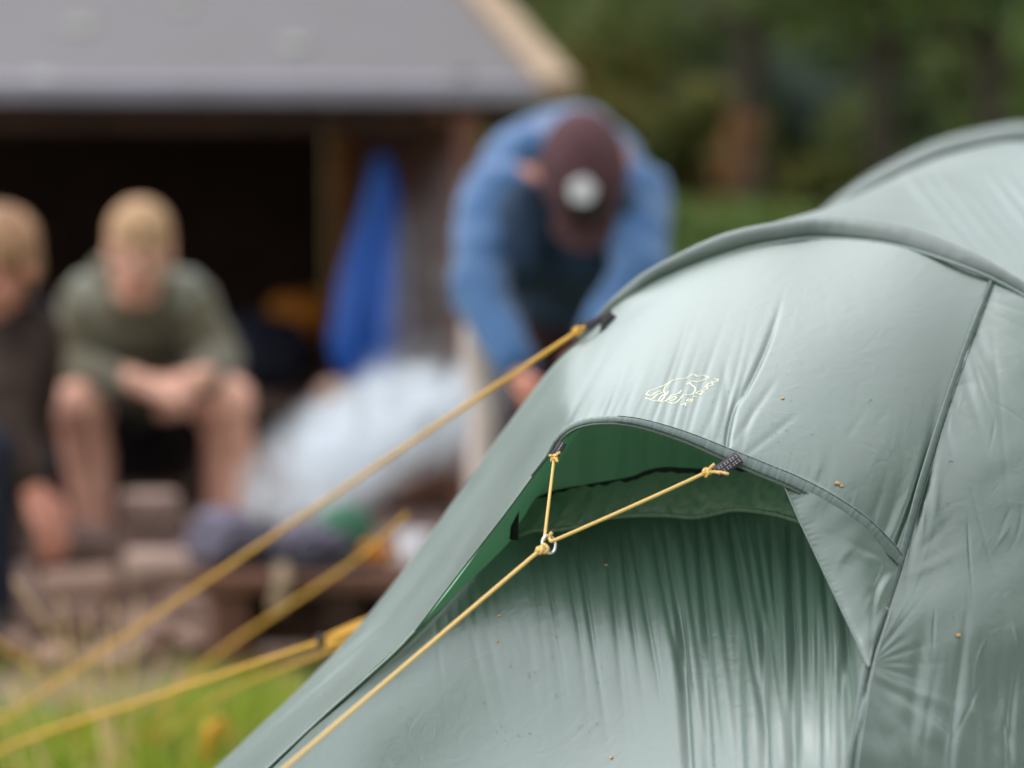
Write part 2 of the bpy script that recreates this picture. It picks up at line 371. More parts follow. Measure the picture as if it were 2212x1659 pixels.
# ------------------------------------------------------------------ shelter (timber lean-to with felt roof)
SA = math.atan(0.21)
S0 = W(1232, 176, 6.8)                              # right front corner of the roof, top
e1 = Vector((-math.cos(SA), -math.sin(SA)*0.35, 0)).normalized()   # along the eave to the left
e2 = Vector((-math.sin(SA), math.cos(SA), 0))       # into the depth
shelter = thing('timber_shelter', 'open timber shelter with grey felt roof, dark inside, behind the seated people', 'shelter', (S0.x, S0.y, 0))
def SP(a, d, z): return Vector((S0.x, S0.y, 0))+e1*a+e2*d+Vector((0, 0, z))
def boxpts(o, u, v, wv):
    bm = bmesh.new()
    vs = [bm.verts.new(o+u*i+v*j+wv*k) for i in (0, 1) for j in (0, 1) for k in (0, 1)]
    for f in ((0, 1, 3, 2), (4, 6, 7, 5), (0, 4, 5, 1), (2, 3, 7, 6), (0, 2, 6, 4), (1, 5, 7, 3)): bm.faces.new([vs[i] for i in f])
    bmesh.ops.recalc_face_normals(bm, faces=bm.faces)
    bmesh.ops.bevel(bm, geom=bm.edges[:], offset=min(u.length, v.length, wv.length)*0.12, segments=1, affect='EDGES')
    return bm
def box(name, o, u, v, wv, m, parent=None, label=None):
    bm = boxpts(o, u, v, wv); me = bpy.data.meshes.new(name); bm.to_mesh(me); bm.free(); me.materials.append(m)
    return part(name, me, parent, label) if parent else me
ZE = S0.z; SL = 0.30; Z3 = Vector((0, 0, 1)); WID = 3.6; RD = 1.9
up = (e2+Z3*SL)
# roof front slope: felt sheets side by side
roof = part('roof', None, shelter) if False else None
nsh = 1
roofn = up.cross(e1).normalized(); roofn = roofn if roofn.z > 0 else -roofn
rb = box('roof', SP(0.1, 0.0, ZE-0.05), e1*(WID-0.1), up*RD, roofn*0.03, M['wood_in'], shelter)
for k in range(nsh):
    d0 = RD*k/nsh
    sh = box('felt_sheet', SP(0.09, d0-0.02, ZE-0.018+SL*(d0-0.02)+0.004*k), e1*(WID-0.09), up*(RD/nsh+0.03)-roofn*0.004, roofn*0.006, M['felt'])
    o = link('felt_sheet', sh, rb)
    o.parent = rb; o.matrix_parent_inverse = Matrix.Identity(4); o.location = (0, 0, 0)
box('roof_back', SP(0.1, RD+0.01, ZE-0.05+SL*RD), e1*(WID-0.1), e2*1.3-Z3*0.45, roofn*0.03, M['felt'], shelter)
box('fascia', SP(0.09, -0.045, ZE-0.062), e1*(WID-0.09), e2*0.022, Z3*0.052, M['fascia'], shelter)
box('fascia_lip', SP(0.09, -0.02, ZE-0.012), e1*(WID-0.09), e2*0.05+Z3*.014, Z3*0.008, M['fascia'], shelter)
box('barge_board', SP(-0.01, -0.05, ZE-0.06), e1*0.098, up*RD, roofn*0.075, M['board'], shelter)
box('barge_board', SP(-0.01, RD-0.04, ZE-0.05+SL*RD), e1*0.098, e2*1.3-Z3*0.45, roofn*0.06, M['board'], shelter)
# walls
WX = 0.29
for k in range(8):
    z0 = 0.05+k*0.152
    box('wall_plank', SP(WX, 0.06, z0), e2*2.7, e1*0.03, Z3*0.148, M['wood'], shelter)
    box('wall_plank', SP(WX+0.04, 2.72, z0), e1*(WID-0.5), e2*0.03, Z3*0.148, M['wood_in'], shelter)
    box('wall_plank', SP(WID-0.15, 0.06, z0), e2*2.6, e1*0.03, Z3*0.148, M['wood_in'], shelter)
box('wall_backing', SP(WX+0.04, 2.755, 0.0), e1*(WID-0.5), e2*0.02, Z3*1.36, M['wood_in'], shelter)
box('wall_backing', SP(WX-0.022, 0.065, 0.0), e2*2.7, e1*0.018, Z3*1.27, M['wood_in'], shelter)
for k in range(3): box('wall_plank', SP(WX, 0.72+k*0.36, 1.262+k*0.105), e2*(1.7-k*0.55), e1*0.03, Z3*0.10, M['wood'], shelter)
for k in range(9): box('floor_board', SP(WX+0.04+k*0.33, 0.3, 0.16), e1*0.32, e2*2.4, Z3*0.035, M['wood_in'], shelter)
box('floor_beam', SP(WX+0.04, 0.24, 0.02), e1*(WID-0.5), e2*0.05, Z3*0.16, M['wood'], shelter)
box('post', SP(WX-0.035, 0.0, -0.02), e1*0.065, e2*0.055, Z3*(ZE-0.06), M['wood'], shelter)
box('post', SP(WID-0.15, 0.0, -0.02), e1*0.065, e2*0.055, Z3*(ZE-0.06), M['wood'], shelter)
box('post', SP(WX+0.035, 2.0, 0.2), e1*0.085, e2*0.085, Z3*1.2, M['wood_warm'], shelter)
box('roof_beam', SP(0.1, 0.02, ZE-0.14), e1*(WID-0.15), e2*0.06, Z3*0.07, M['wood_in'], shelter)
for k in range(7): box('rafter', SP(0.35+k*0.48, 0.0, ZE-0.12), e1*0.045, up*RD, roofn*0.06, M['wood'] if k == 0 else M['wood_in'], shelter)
def blob(name, c, r, m, seed=0, amp=0.15, sub=3, freq=2.0, flat=None):
    bm = bmesh.new(); bmesh.ops.create_icosphere(bm, subdivisions=sub, radius=1.0)
    for v in bm.verts:
        d = v.co.normalized(); n = mnoise.noise(d*freq+Vector((seed*7.3, seed*1.1, 0)))+0.5*mnoise.noise(d*freq*2.3+Vector((seed, 3, seed)))
        v.co = Vector((d.x*r[0], d.y*r[1], d.z*r[2]))*(1+amp*n)+Vector(c)
        if flat is not None and v.co.z < flat: v.co.z = flat
    me = bpy.data.meshes.new(name); bm.to_mesh(me); bm.free(); me.materials.append(m)
    for p in me.polygons: p.use_smooth = True
    return me
for i, (x, y) in enumerate(((170, 55), (395, 12), (640, 95), (90, 170))):
    p0 = SP(0.09, 0, ZE-0.012)+roofn*.006; dr = (W(x, y, 5)-Vector((0, 0, CAMH))).normalized(); p = Vector((0, 0, CAMH))+dr*((p0-Vector((0, 0, CAMH))).dot(roofn)/dr.dot(roofn))
    me = blob('lichen_patch', p, (0.045, 0.07, 0.006), M['lichen'], i, 0.3, 2)
    for v in me.vertices: v.co.z += (v.co-p).dot(e2)*SL
    o = link('lichen_patch', me, rb); o.location = (0, 0, 0)

# ------------------------------------------------------------------ bodies
def caps_bm(bm, a, b, ra, rb_, seg=14):
    a, b = Vector(a), Vector(b)
    for c, r in ((a, ra), (b, rb_)):
        bmesh.ops.create_uvsphere(bm, u_segments=seg, v_segments=10, radius=r, matrix=Matrix.Translation(c))
    L = (b-a).length
    if L > 1e-4:
        q = (b-a).to_track_quat('Z', 'Y').to_matrix().to_4x4()
        bmesh.ops.create_cone(bm, cap_ends=True, segments=seg, radius1=ra, radius2=rb_, depth=L, matrix=Matrix.Translation((a+b)/2)@q)
def ell_bm(bm, c, r, rot=None):
    m = Matrix.Translation(Vector(c))@(rot.to_4x4() if rot else Matrix.Identity(4))@Matrix.Diagonal((*r, 1))
    bmesh.ops.create_uvsphere(bm, u_segments=20, v_segments=14, radius=1.0, matrix=m)
def remesh(name, bm, voxel, m, smooth=4, crumple=0.0, cfreq=14.0, seed=0):
    me = bpy.data.meshes.new(name+'_tmp'); bm.to_mesh(me); bm.free()
    o = bpy.data.objects.new('tmp', me); COL.objects.link(o)
    r = o.modifiers.new('r', 'REMESH'); r.mode = 'VOXEL'; r.voxel_size = voxel; r.use_smooth_shade = True
    s = o.modifiers.new('s', 'SMOOTH'); s.iterations = smooth; s.factor = 0.5
    dg = bpy.context.evaluated_depsgraph_get(); ev = o.evaluated_get(dg)
    out = bpy.data.meshes.new_from_object(ev); out.name = name
    bpy.data.objects.remove(o); bpy.data.meshes.remove(me)
    out.materials.clear(); out.materials.append(m)
    if crumple:
        nn = [v.normal.copy() for v in out.vertices]
        for v, n in zip(out.vertices, nn):
            q = Vector((v.co.x*cfreq, v.co.y*cfreq, v.co.z*cfreq*1.7))+Vector((seed, 0, 0))
            v.co += n*crumple*(1-2*abs(mnoise.noise(q)))
    for p in out.polygons: p.use_smooth = True
    return out
def hand(bm, wrist, d, nrm, size=0.15, curl=0.9, mirror=1):
    """palm, four unequal fingers with two bends, thumb from the side; d = pointing direction, nrm = palm facing direction"""
    wrist = Vector(wrist); d = Vector(d).normalized(); nrm = Vector(nrm); nrm = (nrm-d*nrm.dot(d)).normalized(); s = d.cross(nrm)*mirror
    k = size/0.18
    rot = Matrix((s, d, nrm)).transposed()
    ell_bm(bm, wrist+d*0.045*k, (0.040*k, 0.052*k, 0.017*k), rot)
    caps_bm(bm, wrist-d*0.02*k, wrist+d*0.03*k, 0.024*k, 0.024*k, 10)
    for i, (off, ln) in enumerate(((0.030, 0.070), (0.010, 0.080), (-0.010, 0.074), (-0.029, 0.058))):
        p = wrist+d*(0.085*k-abs(off)*0.3*k)+s*off*k; ang = 0.15; prev = p-d*0.02*k
        r0 = 0.0098*k
        for j, fr in enumerate((0.45, 0.32, 0.25)):
            ang += curl*(0.55 if j == 0 else 0.75)
            dd = d*math.cos(ang)+nrm*math.sin(ang)
            q = p+dd*ln*fr*k; caps_bm(bm, prev if j == 0 else p, p, r0, r0, 8); caps_bm(bm, p, q, r0, r0*0.9, 8); p = q; r0 *= 0.92
    p = wrist+d*0.022*k+s*0.028*k
    q = p+(s*0.75+d*0.55+nrm*0.35).normalized()*0.040*k; r = q+(d*0.75+nrm*0.6).normalized()*0.032*k
    caps_bm(bm, p, q, 0.013*k, 0.011*k, 8); caps_bm(bm, q, r, 0.0108*k, 0.009*k, 8)
def head_bm(bm, c, f, upv, k=1.0):
    """cranium, jaw, nose, ears; f = facing, upv = top of head"""
    c = Vector(c); f = Vector(f).normalized(); upv = Vector(upv); upv = (upv-f*upv.dot(f)).normalized(); s = f.cross(upv)
    rot = Matrix((s, f, upv)).transposed()
    P = lambda a, b, z: c+s*a*k+f*b*k+upv*z*k
    ell_bm(bm, P(0, -0.012, 0.03), (0.072*k, 0.092*k, 0.083*k), rot)
    ell_bm(bm, P(0, 0.022, -0.03), (0.055*k, 0.066*k, 0.078*k), rot)
    ell_bm(bm, P(0, 0.055, -0.085), (0.026*k, 0.024*k, 0.022*k), rot)
    caps_bm(bm, P(0, 0.082, 0.005), P(0, 0.102, -0.028), 0.009*k, 0.014*k, 8)
    caps_bm(bm, P(-.04, 0.066, 0.025), P(.04, 0.066, 0.025), 0.013*k, 0.013*k, 8)
    for sg in (-1, 1):
        ell_bm(bm, P(sg*0.076, -0.005, -0.008), (0.010*k, 0.020*k, 0.032*k), rot)
        ell_bm(bm, P(sg*0.036, 0.066, -0.03), (0.02*k, 0.018*k, 0.02*k), rot)
    return P, rot
def face_parts(P, rot, k, parent):
    for sg in (-1, 1):
        bm = bmesh.new(); ell_bm(bm, P(sg*0.030, 0.079, 0.003), (0.014*k, 0.007*k, 0.007*k), rot)
        me = bpy.data.meshes.new('eye'); bm.to_mesh(me); bm.free(); me.materials.append(M['eye']); part('eye', me, parent)
    bm = bmesh.new(); ell_bm(bm, P(0, 0.083, -0.057), (0.024*k, 0.009*k, 0.006*k), rot)
    me = bpy.data.meshes.new('mouth'); bm.to_mesh(me); bm.free(); me.materials.append(M['lip']); part('mouth', me, parent)

# --- seated boy
def seated_boy():
    D = 5.8
    t = thing('person', 'seated person in olive grey fleece with bare knees and cropped sandy hair, hands clasped', 'person', tuple(W(*G(310, 6.0))))
    H = lambda x, y, dd=0.0: W(x, y, D+dd)
    body = bmesh.new()
    P, rot = head_bm(body, H(300, 545, -.20), (-0.10, -0.93, -0.35), (0.03, -0.25, 1), 0.93)
    caps_bm(body, H(295, 600, -.10), H(295, 680, .0), 0.050, 0.055)
    caps_bm(body, H(290, 700, .05), H(290, 880, .22), 0.10, 0.10)
    for kx, ky, hx, fx, fy in ((172, 880, 250, 205, 0), (492, 868, 350, 478, 0)):
        knee = H(kx, ky, -.12); hip = H(hx, 960, .30); foot = W(*G(fx+5, D-.06)); foot.z = 0.07
        caps_bm(body, hip, knee, 0.085, 0.062); ell_bm(body, knee+Vector((0, -.01, 0)), (0.064, 0.06, 0.066))
        mid = knee.lerp(foot, 0.35)+Vector((0, .035, 0))
        caps_bm(body, knee, mid, 0.055, 0.060); caps_bm(body, mid, foot, 0.058, 0.036)
        caps_bm(body, foot, foot+Vector((0, -.12, -.035)), 0.036, 0.028)
    wl, wr = H(300, 828, -.22), H(432, 818, -.22)
    caps_bm(body, H(165, 800, -.02), wl, 0.042, 0.03); caps_bm(body, H(470, 780, -.02), wr, 0.042, 0.03)
    hand(body, wl, (0.95, -.2, -.25), (0.1, 0.5, -.9), 0.17, 0.7, 1)
    hand(body, wr, (-0.85, -.25, -.45), (0.1, 0.6, -.6), 0.17, 0.7, -1)
    part('body', remesh('body', body, 0.0062, M['skin'], 3), t)
    face_parts(P, rot, 0.93, t)
    hb = bmesh.new(); ell_bm(hb, P(0, -0.018, 0.047), (0.072, 0.088, 0.073), rot); ell_bm(hb, P(0, -0.04, 0.01), (0.070, 0.070, 0.075), rot)
    part('hair', remesh('hair', hb, 0.006, M['hair'], 1, 0.004, 60), t)
    j = bmesh.new()
    caps_bm(j, H(290, 690, .03), H(290, 880, .22), 0.125, 0.13)
    caps_bm(j, H(205, 655, .02), H(390, 650, .02), 0.072, 0.072)
    caps_bm(j, H(292, 650, .0), H(292, 690, .03), 0.075, 0.11)
    for a in ((195, 660, 152, 800, 280, 838), (400, 655, 478, 785, 440, 815)):
        caps_bm(j, H(a[0], a[1], .02), H(a[2], a[3], -.03), 0.070, 0.054); caps_bm(j, H(a[2], a[3], -.03), H(a[4], a[5], -.19), 0.054, 0.040)
    part('fleece_jacket', remesh('fleece_jacket', j, 0.009, M['olive'], 4, 0.008, 11), t)
    for x, y in ((185, 645), (405, 640)):
        y2 = bmesh.new(); caps_bm(y2, H(x, y-22, -.02), H(x+(22 if x < 300 else -12), y+20, -.030), 0.040, 0.034)
        part('shoulder_patch', remesh('shoulder_patch', y2, 0.008, M['pale_olive'], 2), t, 'pale grey shoulder of the fleece')
    hd = bmesh.new(); ell_bm(hd, H(285, 610, .05), (0.115, 0.085, 0.075))
    part('hood', remesh('hood', hd, 0.008, M['olive'], 3, 0.006, 13), t)
    s = bmesh.new(); ell_bm(s, H(300, 960, .26), (0.17, 0.13, 0.11))
    for kx, ky, hx in ((172, 880, 255), (492, 868, 345)):
        knee = H(kx, ky, -.12); hip = H(hx, 955, .28); caps_bm(s, hip, hip.lerp(knee, .72), 0.10, 0.085)
    part('shorts', remesh('shorts', s, 0.009, M['darkshort'], 3), t)
    for fx in (210, 483):
        f = W(*G(fx, D-.06)); b = bmesh.new(); caps_bm(b, f+Vector((0, .03, .05)), f+Vector((0, -.15, .035)), 0.045, 0.035)
        part('shoe', remesh('shoe', b, 0.008, M['shoe'], 2), t)
    # log he sits on
    return t
seated_boy()
# --- bending person in blue
def bender():
    D = 4.8
    t = thing('person', 'person in light blue jacket and maroon cap bending far forward behind the tent', 'person', tuple(W(*G(1200, 5.1))))
    H = lambda x, y, d: W(x, y, d)
    body = bmesh.new()
    c = H(1258, 395, 4.52)
    P, rot = head_bm(body, c, (0.06, -0.25, -1), (0.05, -1, 0.42), 0.90)
    caps_bm(body, c+Vector((0, .06, .02)), H(1245, 350, 4.75), 0.055, 0.06)
    caps_bm(body, H(1240, 370, 4.85), H(1215, 520, 5.3), 0.12, 0.12)
    wl = H(1118, 800, 4.55); wr = H(1290, 740, 4.55)
    caps_bm(body, H(1030, 640, 4.68), wl, 0.040, 0.027); caps_bm(body, H(1370, 620, 4.68), wr, 0.040, 0.027)
    hand(body, wl, (0.35, -.2, -.9), (0.8, .2, .2), 0.17, 0.5, 1); hand(body, wr, (-0.35, -.2, -.9), (-0.8, .2, .2), 0.17, 0.5, -1)
    for hx, kx in ((1150, 1130), (1290, 1310)):
        caps_bm(body, H(hx, 580, 5.35), H(kx, 850, 5.25), 0.085, 0.055); f = W(*G(kx, 5.3)); f.z = .06
        caps_bm(body, H(kx, 850, 5.25), f, 0.055, 0.035); caps_bm(body, f, f+Vector((0, -.14, -.03)), 0.035, 0.025)
    part('body', remesh('body', body, 0.0065, M['skin_red'], 3), t)
    face_parts(P, rot, 0.90, t)
    j = bmesh.new()
    caps_bm(j, H(1215, 385, 4.95), H(1215, 480, 5.32), 0.140, 0.15)
    ell_bm(j, H(1215, 385, 5.0), (0.175, 0.20, 0.132))
    caps_bm(j, H(1072, 430, 4.86), H(1368, 420, 4.86), 0.072, 0.072); caps_bm(j, H(1245, 340, 4.86), H(1250, 330, 4.72), 0.10, 0.072); ell_bm(j, H(1200, 322, 4.70), (.05, .06, .035)); ell_bm(j, H(1150, 318, 4.68), (.042, .06, .036))
    for a in ((1070, 425, 4.86, 1030, 625, 4.68, 1112, 775, 4.56), (1372, 420, 4.86, 1382, 590, 4.68, 1300, 715, 4.56)):
        caps_bm(j, H(*a[0:3]), H(*a[3:6]), 0.070, 0.052); caps_bm(j, H(*a[3:6]), H(*a[6:9]), 0.052, 0.040)
    part('jacket', remesh('jacket', j, 0.010, M['blue'], 4, 0.008, 9, 5), t)
    ch = bmesh.new(); ell_bm(ch, H(1225, 540, 4.93), (0.165, 0.12, 0.10)); ell_bm(ch, H(1175, 445, 4.84), (0.085, 0.085, 0.085)); ell_bm(ch, H(1345, 450, 4.86), (0.05, 0.08, 0.085)); ell_bm(ch, H(1118, 520, 4.76), (0.050, 0.06, 0.11)); ell_bm(ch, H(1355, 520, 4.76), (0.035, 0.05, 0.10)); ell_bm(ch, H(1240, 610, 5.1), (0.15, 0.1, 0.10))  # dark blobs over chest and inner sleeves, standing in for underside shade
    part('front_shade', remesh('front_shade', ch, 0.010, M['shade_blue'], 3, 0.006, 10), t)
    tr = bmesh.new()
    ell_bm(tr, H(1215, 620, 5.33), (0.165, 0.12, 0.14))
    for hx, kx in ((1150, 1130), (1290, 1310)):
        caps_bm(tr, H(hx, 600, 5.33), H(kx, 850, 5.25), 0.110, 0.078); caps_bm(tr, H(kx, 850, 5.25), W(*G(kx, 5.3))+Vector((0, 0, .1)), 0.078, 0.06)
    part('trousers', remesh('trousers', tr, 0.010, M['maroon'], 3, 0.008, 8), t)
    for kx in (1130, 1310):
        f = W(*G(kx, 5.28)); b = bmesh.new(); caps_bm(b, f+Vector((0, .03, .05)), f+Vector((0, -.17, .04)), 0.048, 0.038)
        part('shoe', remesh('shoe', b, 0.008, M['shoe'], 2), t)
    cb = bmesh.new(); ell_bm(cb, P(0, -.022, .040), (0.084, 0.112, 0.094), rot)
    cap = part('cap', remesh('cap', cb, 0.006, M['capm'], 2), t)
    # peak of the cap: curved plate hanging down from the brow
    V = np.zeros((10, 17, 3))
    for i in range(10):
        for k in range(17):
            a = -1.25+2.5*k/16; rr = 1+i/9*0.62
            V[i, k] = P(0.070*math.sin(a)*(1+0.04*i/9), 0.04+0.060*math.cos(a)*rr+0.015*i/9, 0.022-0.030*abs(math.sin(a))**2*i/9-0.012*i/9)
    V = np.concatenate([V, (V-np.array(rot.col[2])*0.004)[::-1]], 0)
    o = link('peak', grid_obj_data('peak', V, M['capm'], closed=False), cap); o.location = (0, 0, 0)
    # dark front panel with round white badge
    bb = bmesh.new(); ell_bm(bb, P(0.004, .045, .080), (0.046, 0.042, 0.040), rot)
    me = remesh('front_panel', bb, 0.006, M['blackpl'], 2); o = link('front_panel', me, cap); o.location = (0, 0, 0)
    q = P(0.014, .050, .132); n = (P(0.004, .06, .150)-P(0, .0, .0)).normalized()
    bb = bmesh.new(); bmesh.ops.create_cone(bb, cap_ends=True, segments=24, radius1=0.025, radius2=0.022, depth=0.006, matrix=Matrix.Translation(q)@n.to_track_quat('Z', 'Y').to_matrix().to_4x4())
    for a in range(5):
        an = a*2*math.pi/5; bmesh.ops.create_uvsphere(bb, u_segments=8, v_segments=6, radius=0.005, matrix=Matrix.Translation(q+n*0.001+(n.orthogonal().normalized()*math.cos(an)+n.cross(n.orthogonal().normalized())*math.sin(an))*0.022))
    me = bpy.data.meshes.new('badge'); bb.to_mesh(me); bb.free(); me.materials.append(M['white'])
    o = link('badge', me, cap); o.location = (0, 0, 0)
bender()
# --- person at the left edge
def left_person():
    t = thing('person', 'person at the left edge with light brown hair and dark clothes, one hand hanging down', 'person', tuple(W(*G(10, 5.3))))
    H = lambda x, y, d=5.2: W(x-(22 if y < 1000 else 4), y, d)
    body = bmesh.new()
    P, rot = head_bm(body, H(16, 580, 5.12), (-0.30, -0.90, -0.3), (-0.1, -0.25, 1), 0.95)
    caps_bm(body, H(45, 640, 5.25), H(40, 700, 5.3), 0.05, 0.055); caps_bm(body, H(30, 740, 5.3), H(10, 960, 5.5), 0.11, 0.11)
    wr = H(78, 1065, 4.95)
    caps_bm(body, H(15, 900, 5.05), wr, 0.045, 0.029); hand(body, wr, (0.45, -.15, -0.85), (-0.6, .6, -.3), 0.185, 0.5, 1)
    w2 = H(-120, 1040, 4.9); caps_bm(body, H(-150, 860, 5.0), w2, 0.045, 0.029); hand(body, w2, (0.3, -.2, -0.9), (0.2, .8, -.3), 0.18, 0.5, -1)
    for kx in (-20, -190):
        kn = H(kx, 985, 4.95); f = W(*G(kx, 4.98)); f.z = .06
        caps_bm(body, H(kx*.6, 1000, 5.5), kn, 0.085, 0.06); caps_bm(body, kn, f, 0.055, 0.036); caps_bm(body, f, f+Vector((0, -.13, -.03)), 0.036, 0.026)
    part('body', remesh('body', body, 0.0065, M['skin_red'], 3), t); face_parts(P, rot, 0.95, t)
    hb = bmesh.new(); ell_bm(hb, P(0, -0.020, 0.050), (0.082, 0.095, 0.080), rot); ell_bm(hb, P(0.01, -0.050, 0.0), (0.078, 0.068, 0.085), rot)
    part('hair', remesh('hair', hb, 0.006, M['hair2'], 1, 0.007, 38), t)
    j = bmesh.new(); caps_bm(j, H(20, 745, 5.32), H(0, 960, 5.48), 0.14, 0.14); caps_bm(j, H(60, 700, 5.28), H(-110, 710, 5.3), 0.075, 0.078)
    caps_bm(j, H(55, 715, 5.27), H(22, 890, 5.06), 0.074, 0.062); caps_bm(j, H(22, 890, 5.06), H(66, 1030, 4.97), 0.056, 0.046)
    caps_bm(j, H(-110, 720, 5.27), H(-150, 870, 5.0), 0.066, 0.055); caps_bm(j, H(-150, 870, 5.0), H(-125, 1010, 4.92), 0.055, 0.045)
    part('dark_jacket', remesh('dark_jacket', j, 0.010, M['darkbrown'], 3, 0.007, 10), t)
    tr = bmesh.new(); ell_bm(tr, H(-30, 1000, 5.5), (0.18, 0.13, 0.12))
    for kx in (-20, -190):
        kn = H(kx, 985, 4.95); caps_bm(tr, H(kx*.6, 1000, 5.5), kn, 0.1, 0.075); caps_bm(tr, kn, W(*G(kx, 4.98))+Vector((0, 0, .1)), 0.075, 0.055)
    part('trousers', remesh('trousers', tr, 0.010, M['navy'], 3), t)
    for kx in (-20, -190):
        f = W(*G(kx, 4.96)); b = bmesh.new(); caps_bm(b, f+Vector((0, .03, .05)), f+Vector((0, -.17, .04)), 0.048, 0.038)
        part('shoe', remesh('shoe', b, 0.008, M['shoe'], 2), t)
    bl = bmesh.new(); caps_bm(bl, H(92, 640, 5.18), H(100, 668, 5.16), 0.016, 0.016)
    part('collar', remesh('collar', bl, 0.006, M['navy'], 1), t)
left_person()

# ------------------------------------------------------------------ props round the fireplace
def cyl(name, a, b, ra, rb_, m, seg=18, amp=0.04, ends=None, parent=None, seed=0):
    a, b = Vector(a), Vector(b); n = 8; P = []
    q = (b-a).normalized(); u = q.orthogonal().normalized(); v = q.cross(u); V = np.zeros((n, seg, 3))
    for i in range(n):
        f = i/(n-1); r = ra+(rb_-ra)*f
        for k in range(seg):
            an = 2*math.pi*k/seg; rr = r*(1+amp*mnoise.noise(Vector((math.cos(an)*2, math.sin(an)*2, f*3+seed*9))))
            p = a.lerp(b, f)+(u*math.cos(an)+v*math.sin(an))*rr; V[i, k] = p
    me = grid_obj_data(name, V, m, closed=True)
    bm = bmesh.new(); bm.from_mesh(me); bmesh.ops.holes_fill(bm, edges=[e for e in bm.edges if e.is_boundary], sides=64)
    if ends:
        me.materials.append(ends)
        for f in bm.faces:
            if len(f.verts) > 4: f.material_index = 1; f.smooth = False
    bm.normal_update(); bm.to_mesh(me); bm.free()
    return me
# log the boy sits on
solo('log_seat', cyl('log_seat', W(60, 1060, 6.12), W(560, 1060, 6.14), 0.14, 0.13, M['bark'], ends=M['logend']), 'thick bark log under the person in olive fleece', 'log')
# upright stump in front of him
s = W(*G(325, 5.35)); ytop = W(325, 1065, 5.35).z
solo('tree_stump', cyl('tree_stump', (s.x, s.y, -.02), (s.x, s.y, ytop), 0.072, 0.066, M['logbark'], ends=M['logend'], amp=.12), 'upright pinkish brown stump between the seated person\'s shins', 'stump')
s = W(*G(400, 5.6)); solo('tree_stump', cyl('tree_stump', (s.x, s.y, -.02), (s.x, s.y, .20), 0.07, 0.065, M['wood'], ends=M['bark'], amp=.12, seed=4), 'dark stump just right of the pinkish stump', 'stump')
for a_, b_, r_a, mm_, lb_ in ((W(90, 1165, 5.45), W(300, 1190, 5.35), .05, 'logbark', 'pinkish log lying behind the stones, left of the upright stump'), (W(395, 1170, 5.35), W(560, 1150, 5.5), .05, 'bark', 'dark log lying right of the upright stump'), (W(-60, 1150, 5.5), W(90, 1180, 5.4), .045, 'bark', 'dark log end at the left edge of the photo'), (W(270, 1232, 5.0), W(425, 1222, 5.05), .042, 'logend', 'pale pinkish barked log lying in front of the upright stump'), (W(90, 1268, 4.95), W(250, 1256, 5.0), .036, 'rock', 'short pale log lying left of the pinkish barked log')):
    solo('firewood_log', cyl('firewood_log', a_, b_, r_a, r_a*.9, M[mm_], ends=M['logend'], amp=.15), lb_, 'log', 'logs round the fireplace')
# stones of the fireplace
stones = [(330, 1240, 5.05, .085, .05, 'broad pale flat stone left of the bench end'), (170, 1235, 5.15, .06, .045, 'rounded stone in the middle of the fireplace ring'),
          (60, 1215, 5.25, .06, .045, 'stone half under the hanging hand'), (20, 1290, 4.9, .05, .035, 'pinkish stone at the left edge of the fireplace'),
          (250, 1190, 5.4, .05, .04, 'small stone behind the flat pale stone'), (430, 1290, 4.95, .05, .035, 'small stone beside the bench leg'),
          (120, 1310, 4.85, .04, .022, 'small low stone nearest the grass'), (230, 1335, 4.8, .05, .02, 'flat low stone at the turf edge'), (390, 1215, 5.2, .06, .05, 'pale stone touching the purple jacket'), (100, 1250, 5.1, .05, .04, 'stone right below the hanging hand'), (300, 1300, 4.9, .035, .025, 'small pale stone below the broad flat stone')]
for i, (x, y, D, r, h, lb) in enumerate(stones):
    p = W(*G(x, D)); solo('stone', blob('stone', (p.x, p.y, h*.6), (r, r*.8, h), M['rock'], i+3, .35, 3, 1.6, flat=-.01), lb, 'stone', 'stones of the fireplace')
# bench: plank on dark stump legs
bt = thing('low_bench', 'low plank bench on dark blocks, piled with clothes and camping gear', 'bench', tuple(W(*G(650, 4.85))))
zt = W(640, 1240, 4.75).z
a = W(420, 1225, 4.72); a.z = zt-.035
box('plank', a, Vector((.50, .02, 0)), Vector((0, .15, 0)), Vector((0, 0, .035)), M['wood'], bt)
box('plank', a+Vector((.005, .155, 0.002)), Vector((.51, .02, 0)), Vector((0, .15, 0)), Vector((0, 0, .033)), M['board'], bt)
for x in (.03, .25, .44):
    box('leg', a+Vector((x, .02, -zt+.03)), Vector((.075, 0, 0)), Vector((0, .22, 0)), Vector((0, 0, zt-.032)), M['wood'] if x != .25 else M['wood_in'], bt)
box('stretcher', a+Vector((.106, .10, -.12)), Vector((.143, 0, 0)), Vector((0, .03, 0)), Vector((0, 0, .10)), M['wood_in'], bt)
box('stretcher', a+Vector((.326, .10, -.12)), Vector((.113, 0, 0)), Vector((0, .03, 0)), Vector((0, 0, .10)), M['wood_in'], bt)
def rest(x, D, r, h, zb=zt): p = W(x, 1200, D); return (p.x, p.y, zb+h*.85)
solo('bundled_jacket', blob('bundled_jacket', rest(485, 4.86, .07, .06), (.072, .07, .062), M['purple'], 2, .35, 4, 2.2, flat=zt+.001), 'rounded purple grey bundled jacket at the left end of the bench', 'jacket')
solo('folded_cloth', blob('folded_cloth', rest(650, 4.88, .07, .045), (.085, .06, .038), M['purple'], 5, .45, 4, 3, flat=zt+.001), 'flat dark lilac heap of cloth in the middle of the bench', 'cloth')
solo('dark_pouch', blob('dark_pouch', rest(568, 4.92, .03, .04), (.035, .04, .05), M['blackpl'], 7, .2, 3, 2, flat=zt+.001), 'black pouch between the purple jacket and the lilac cloth', 'pouch')
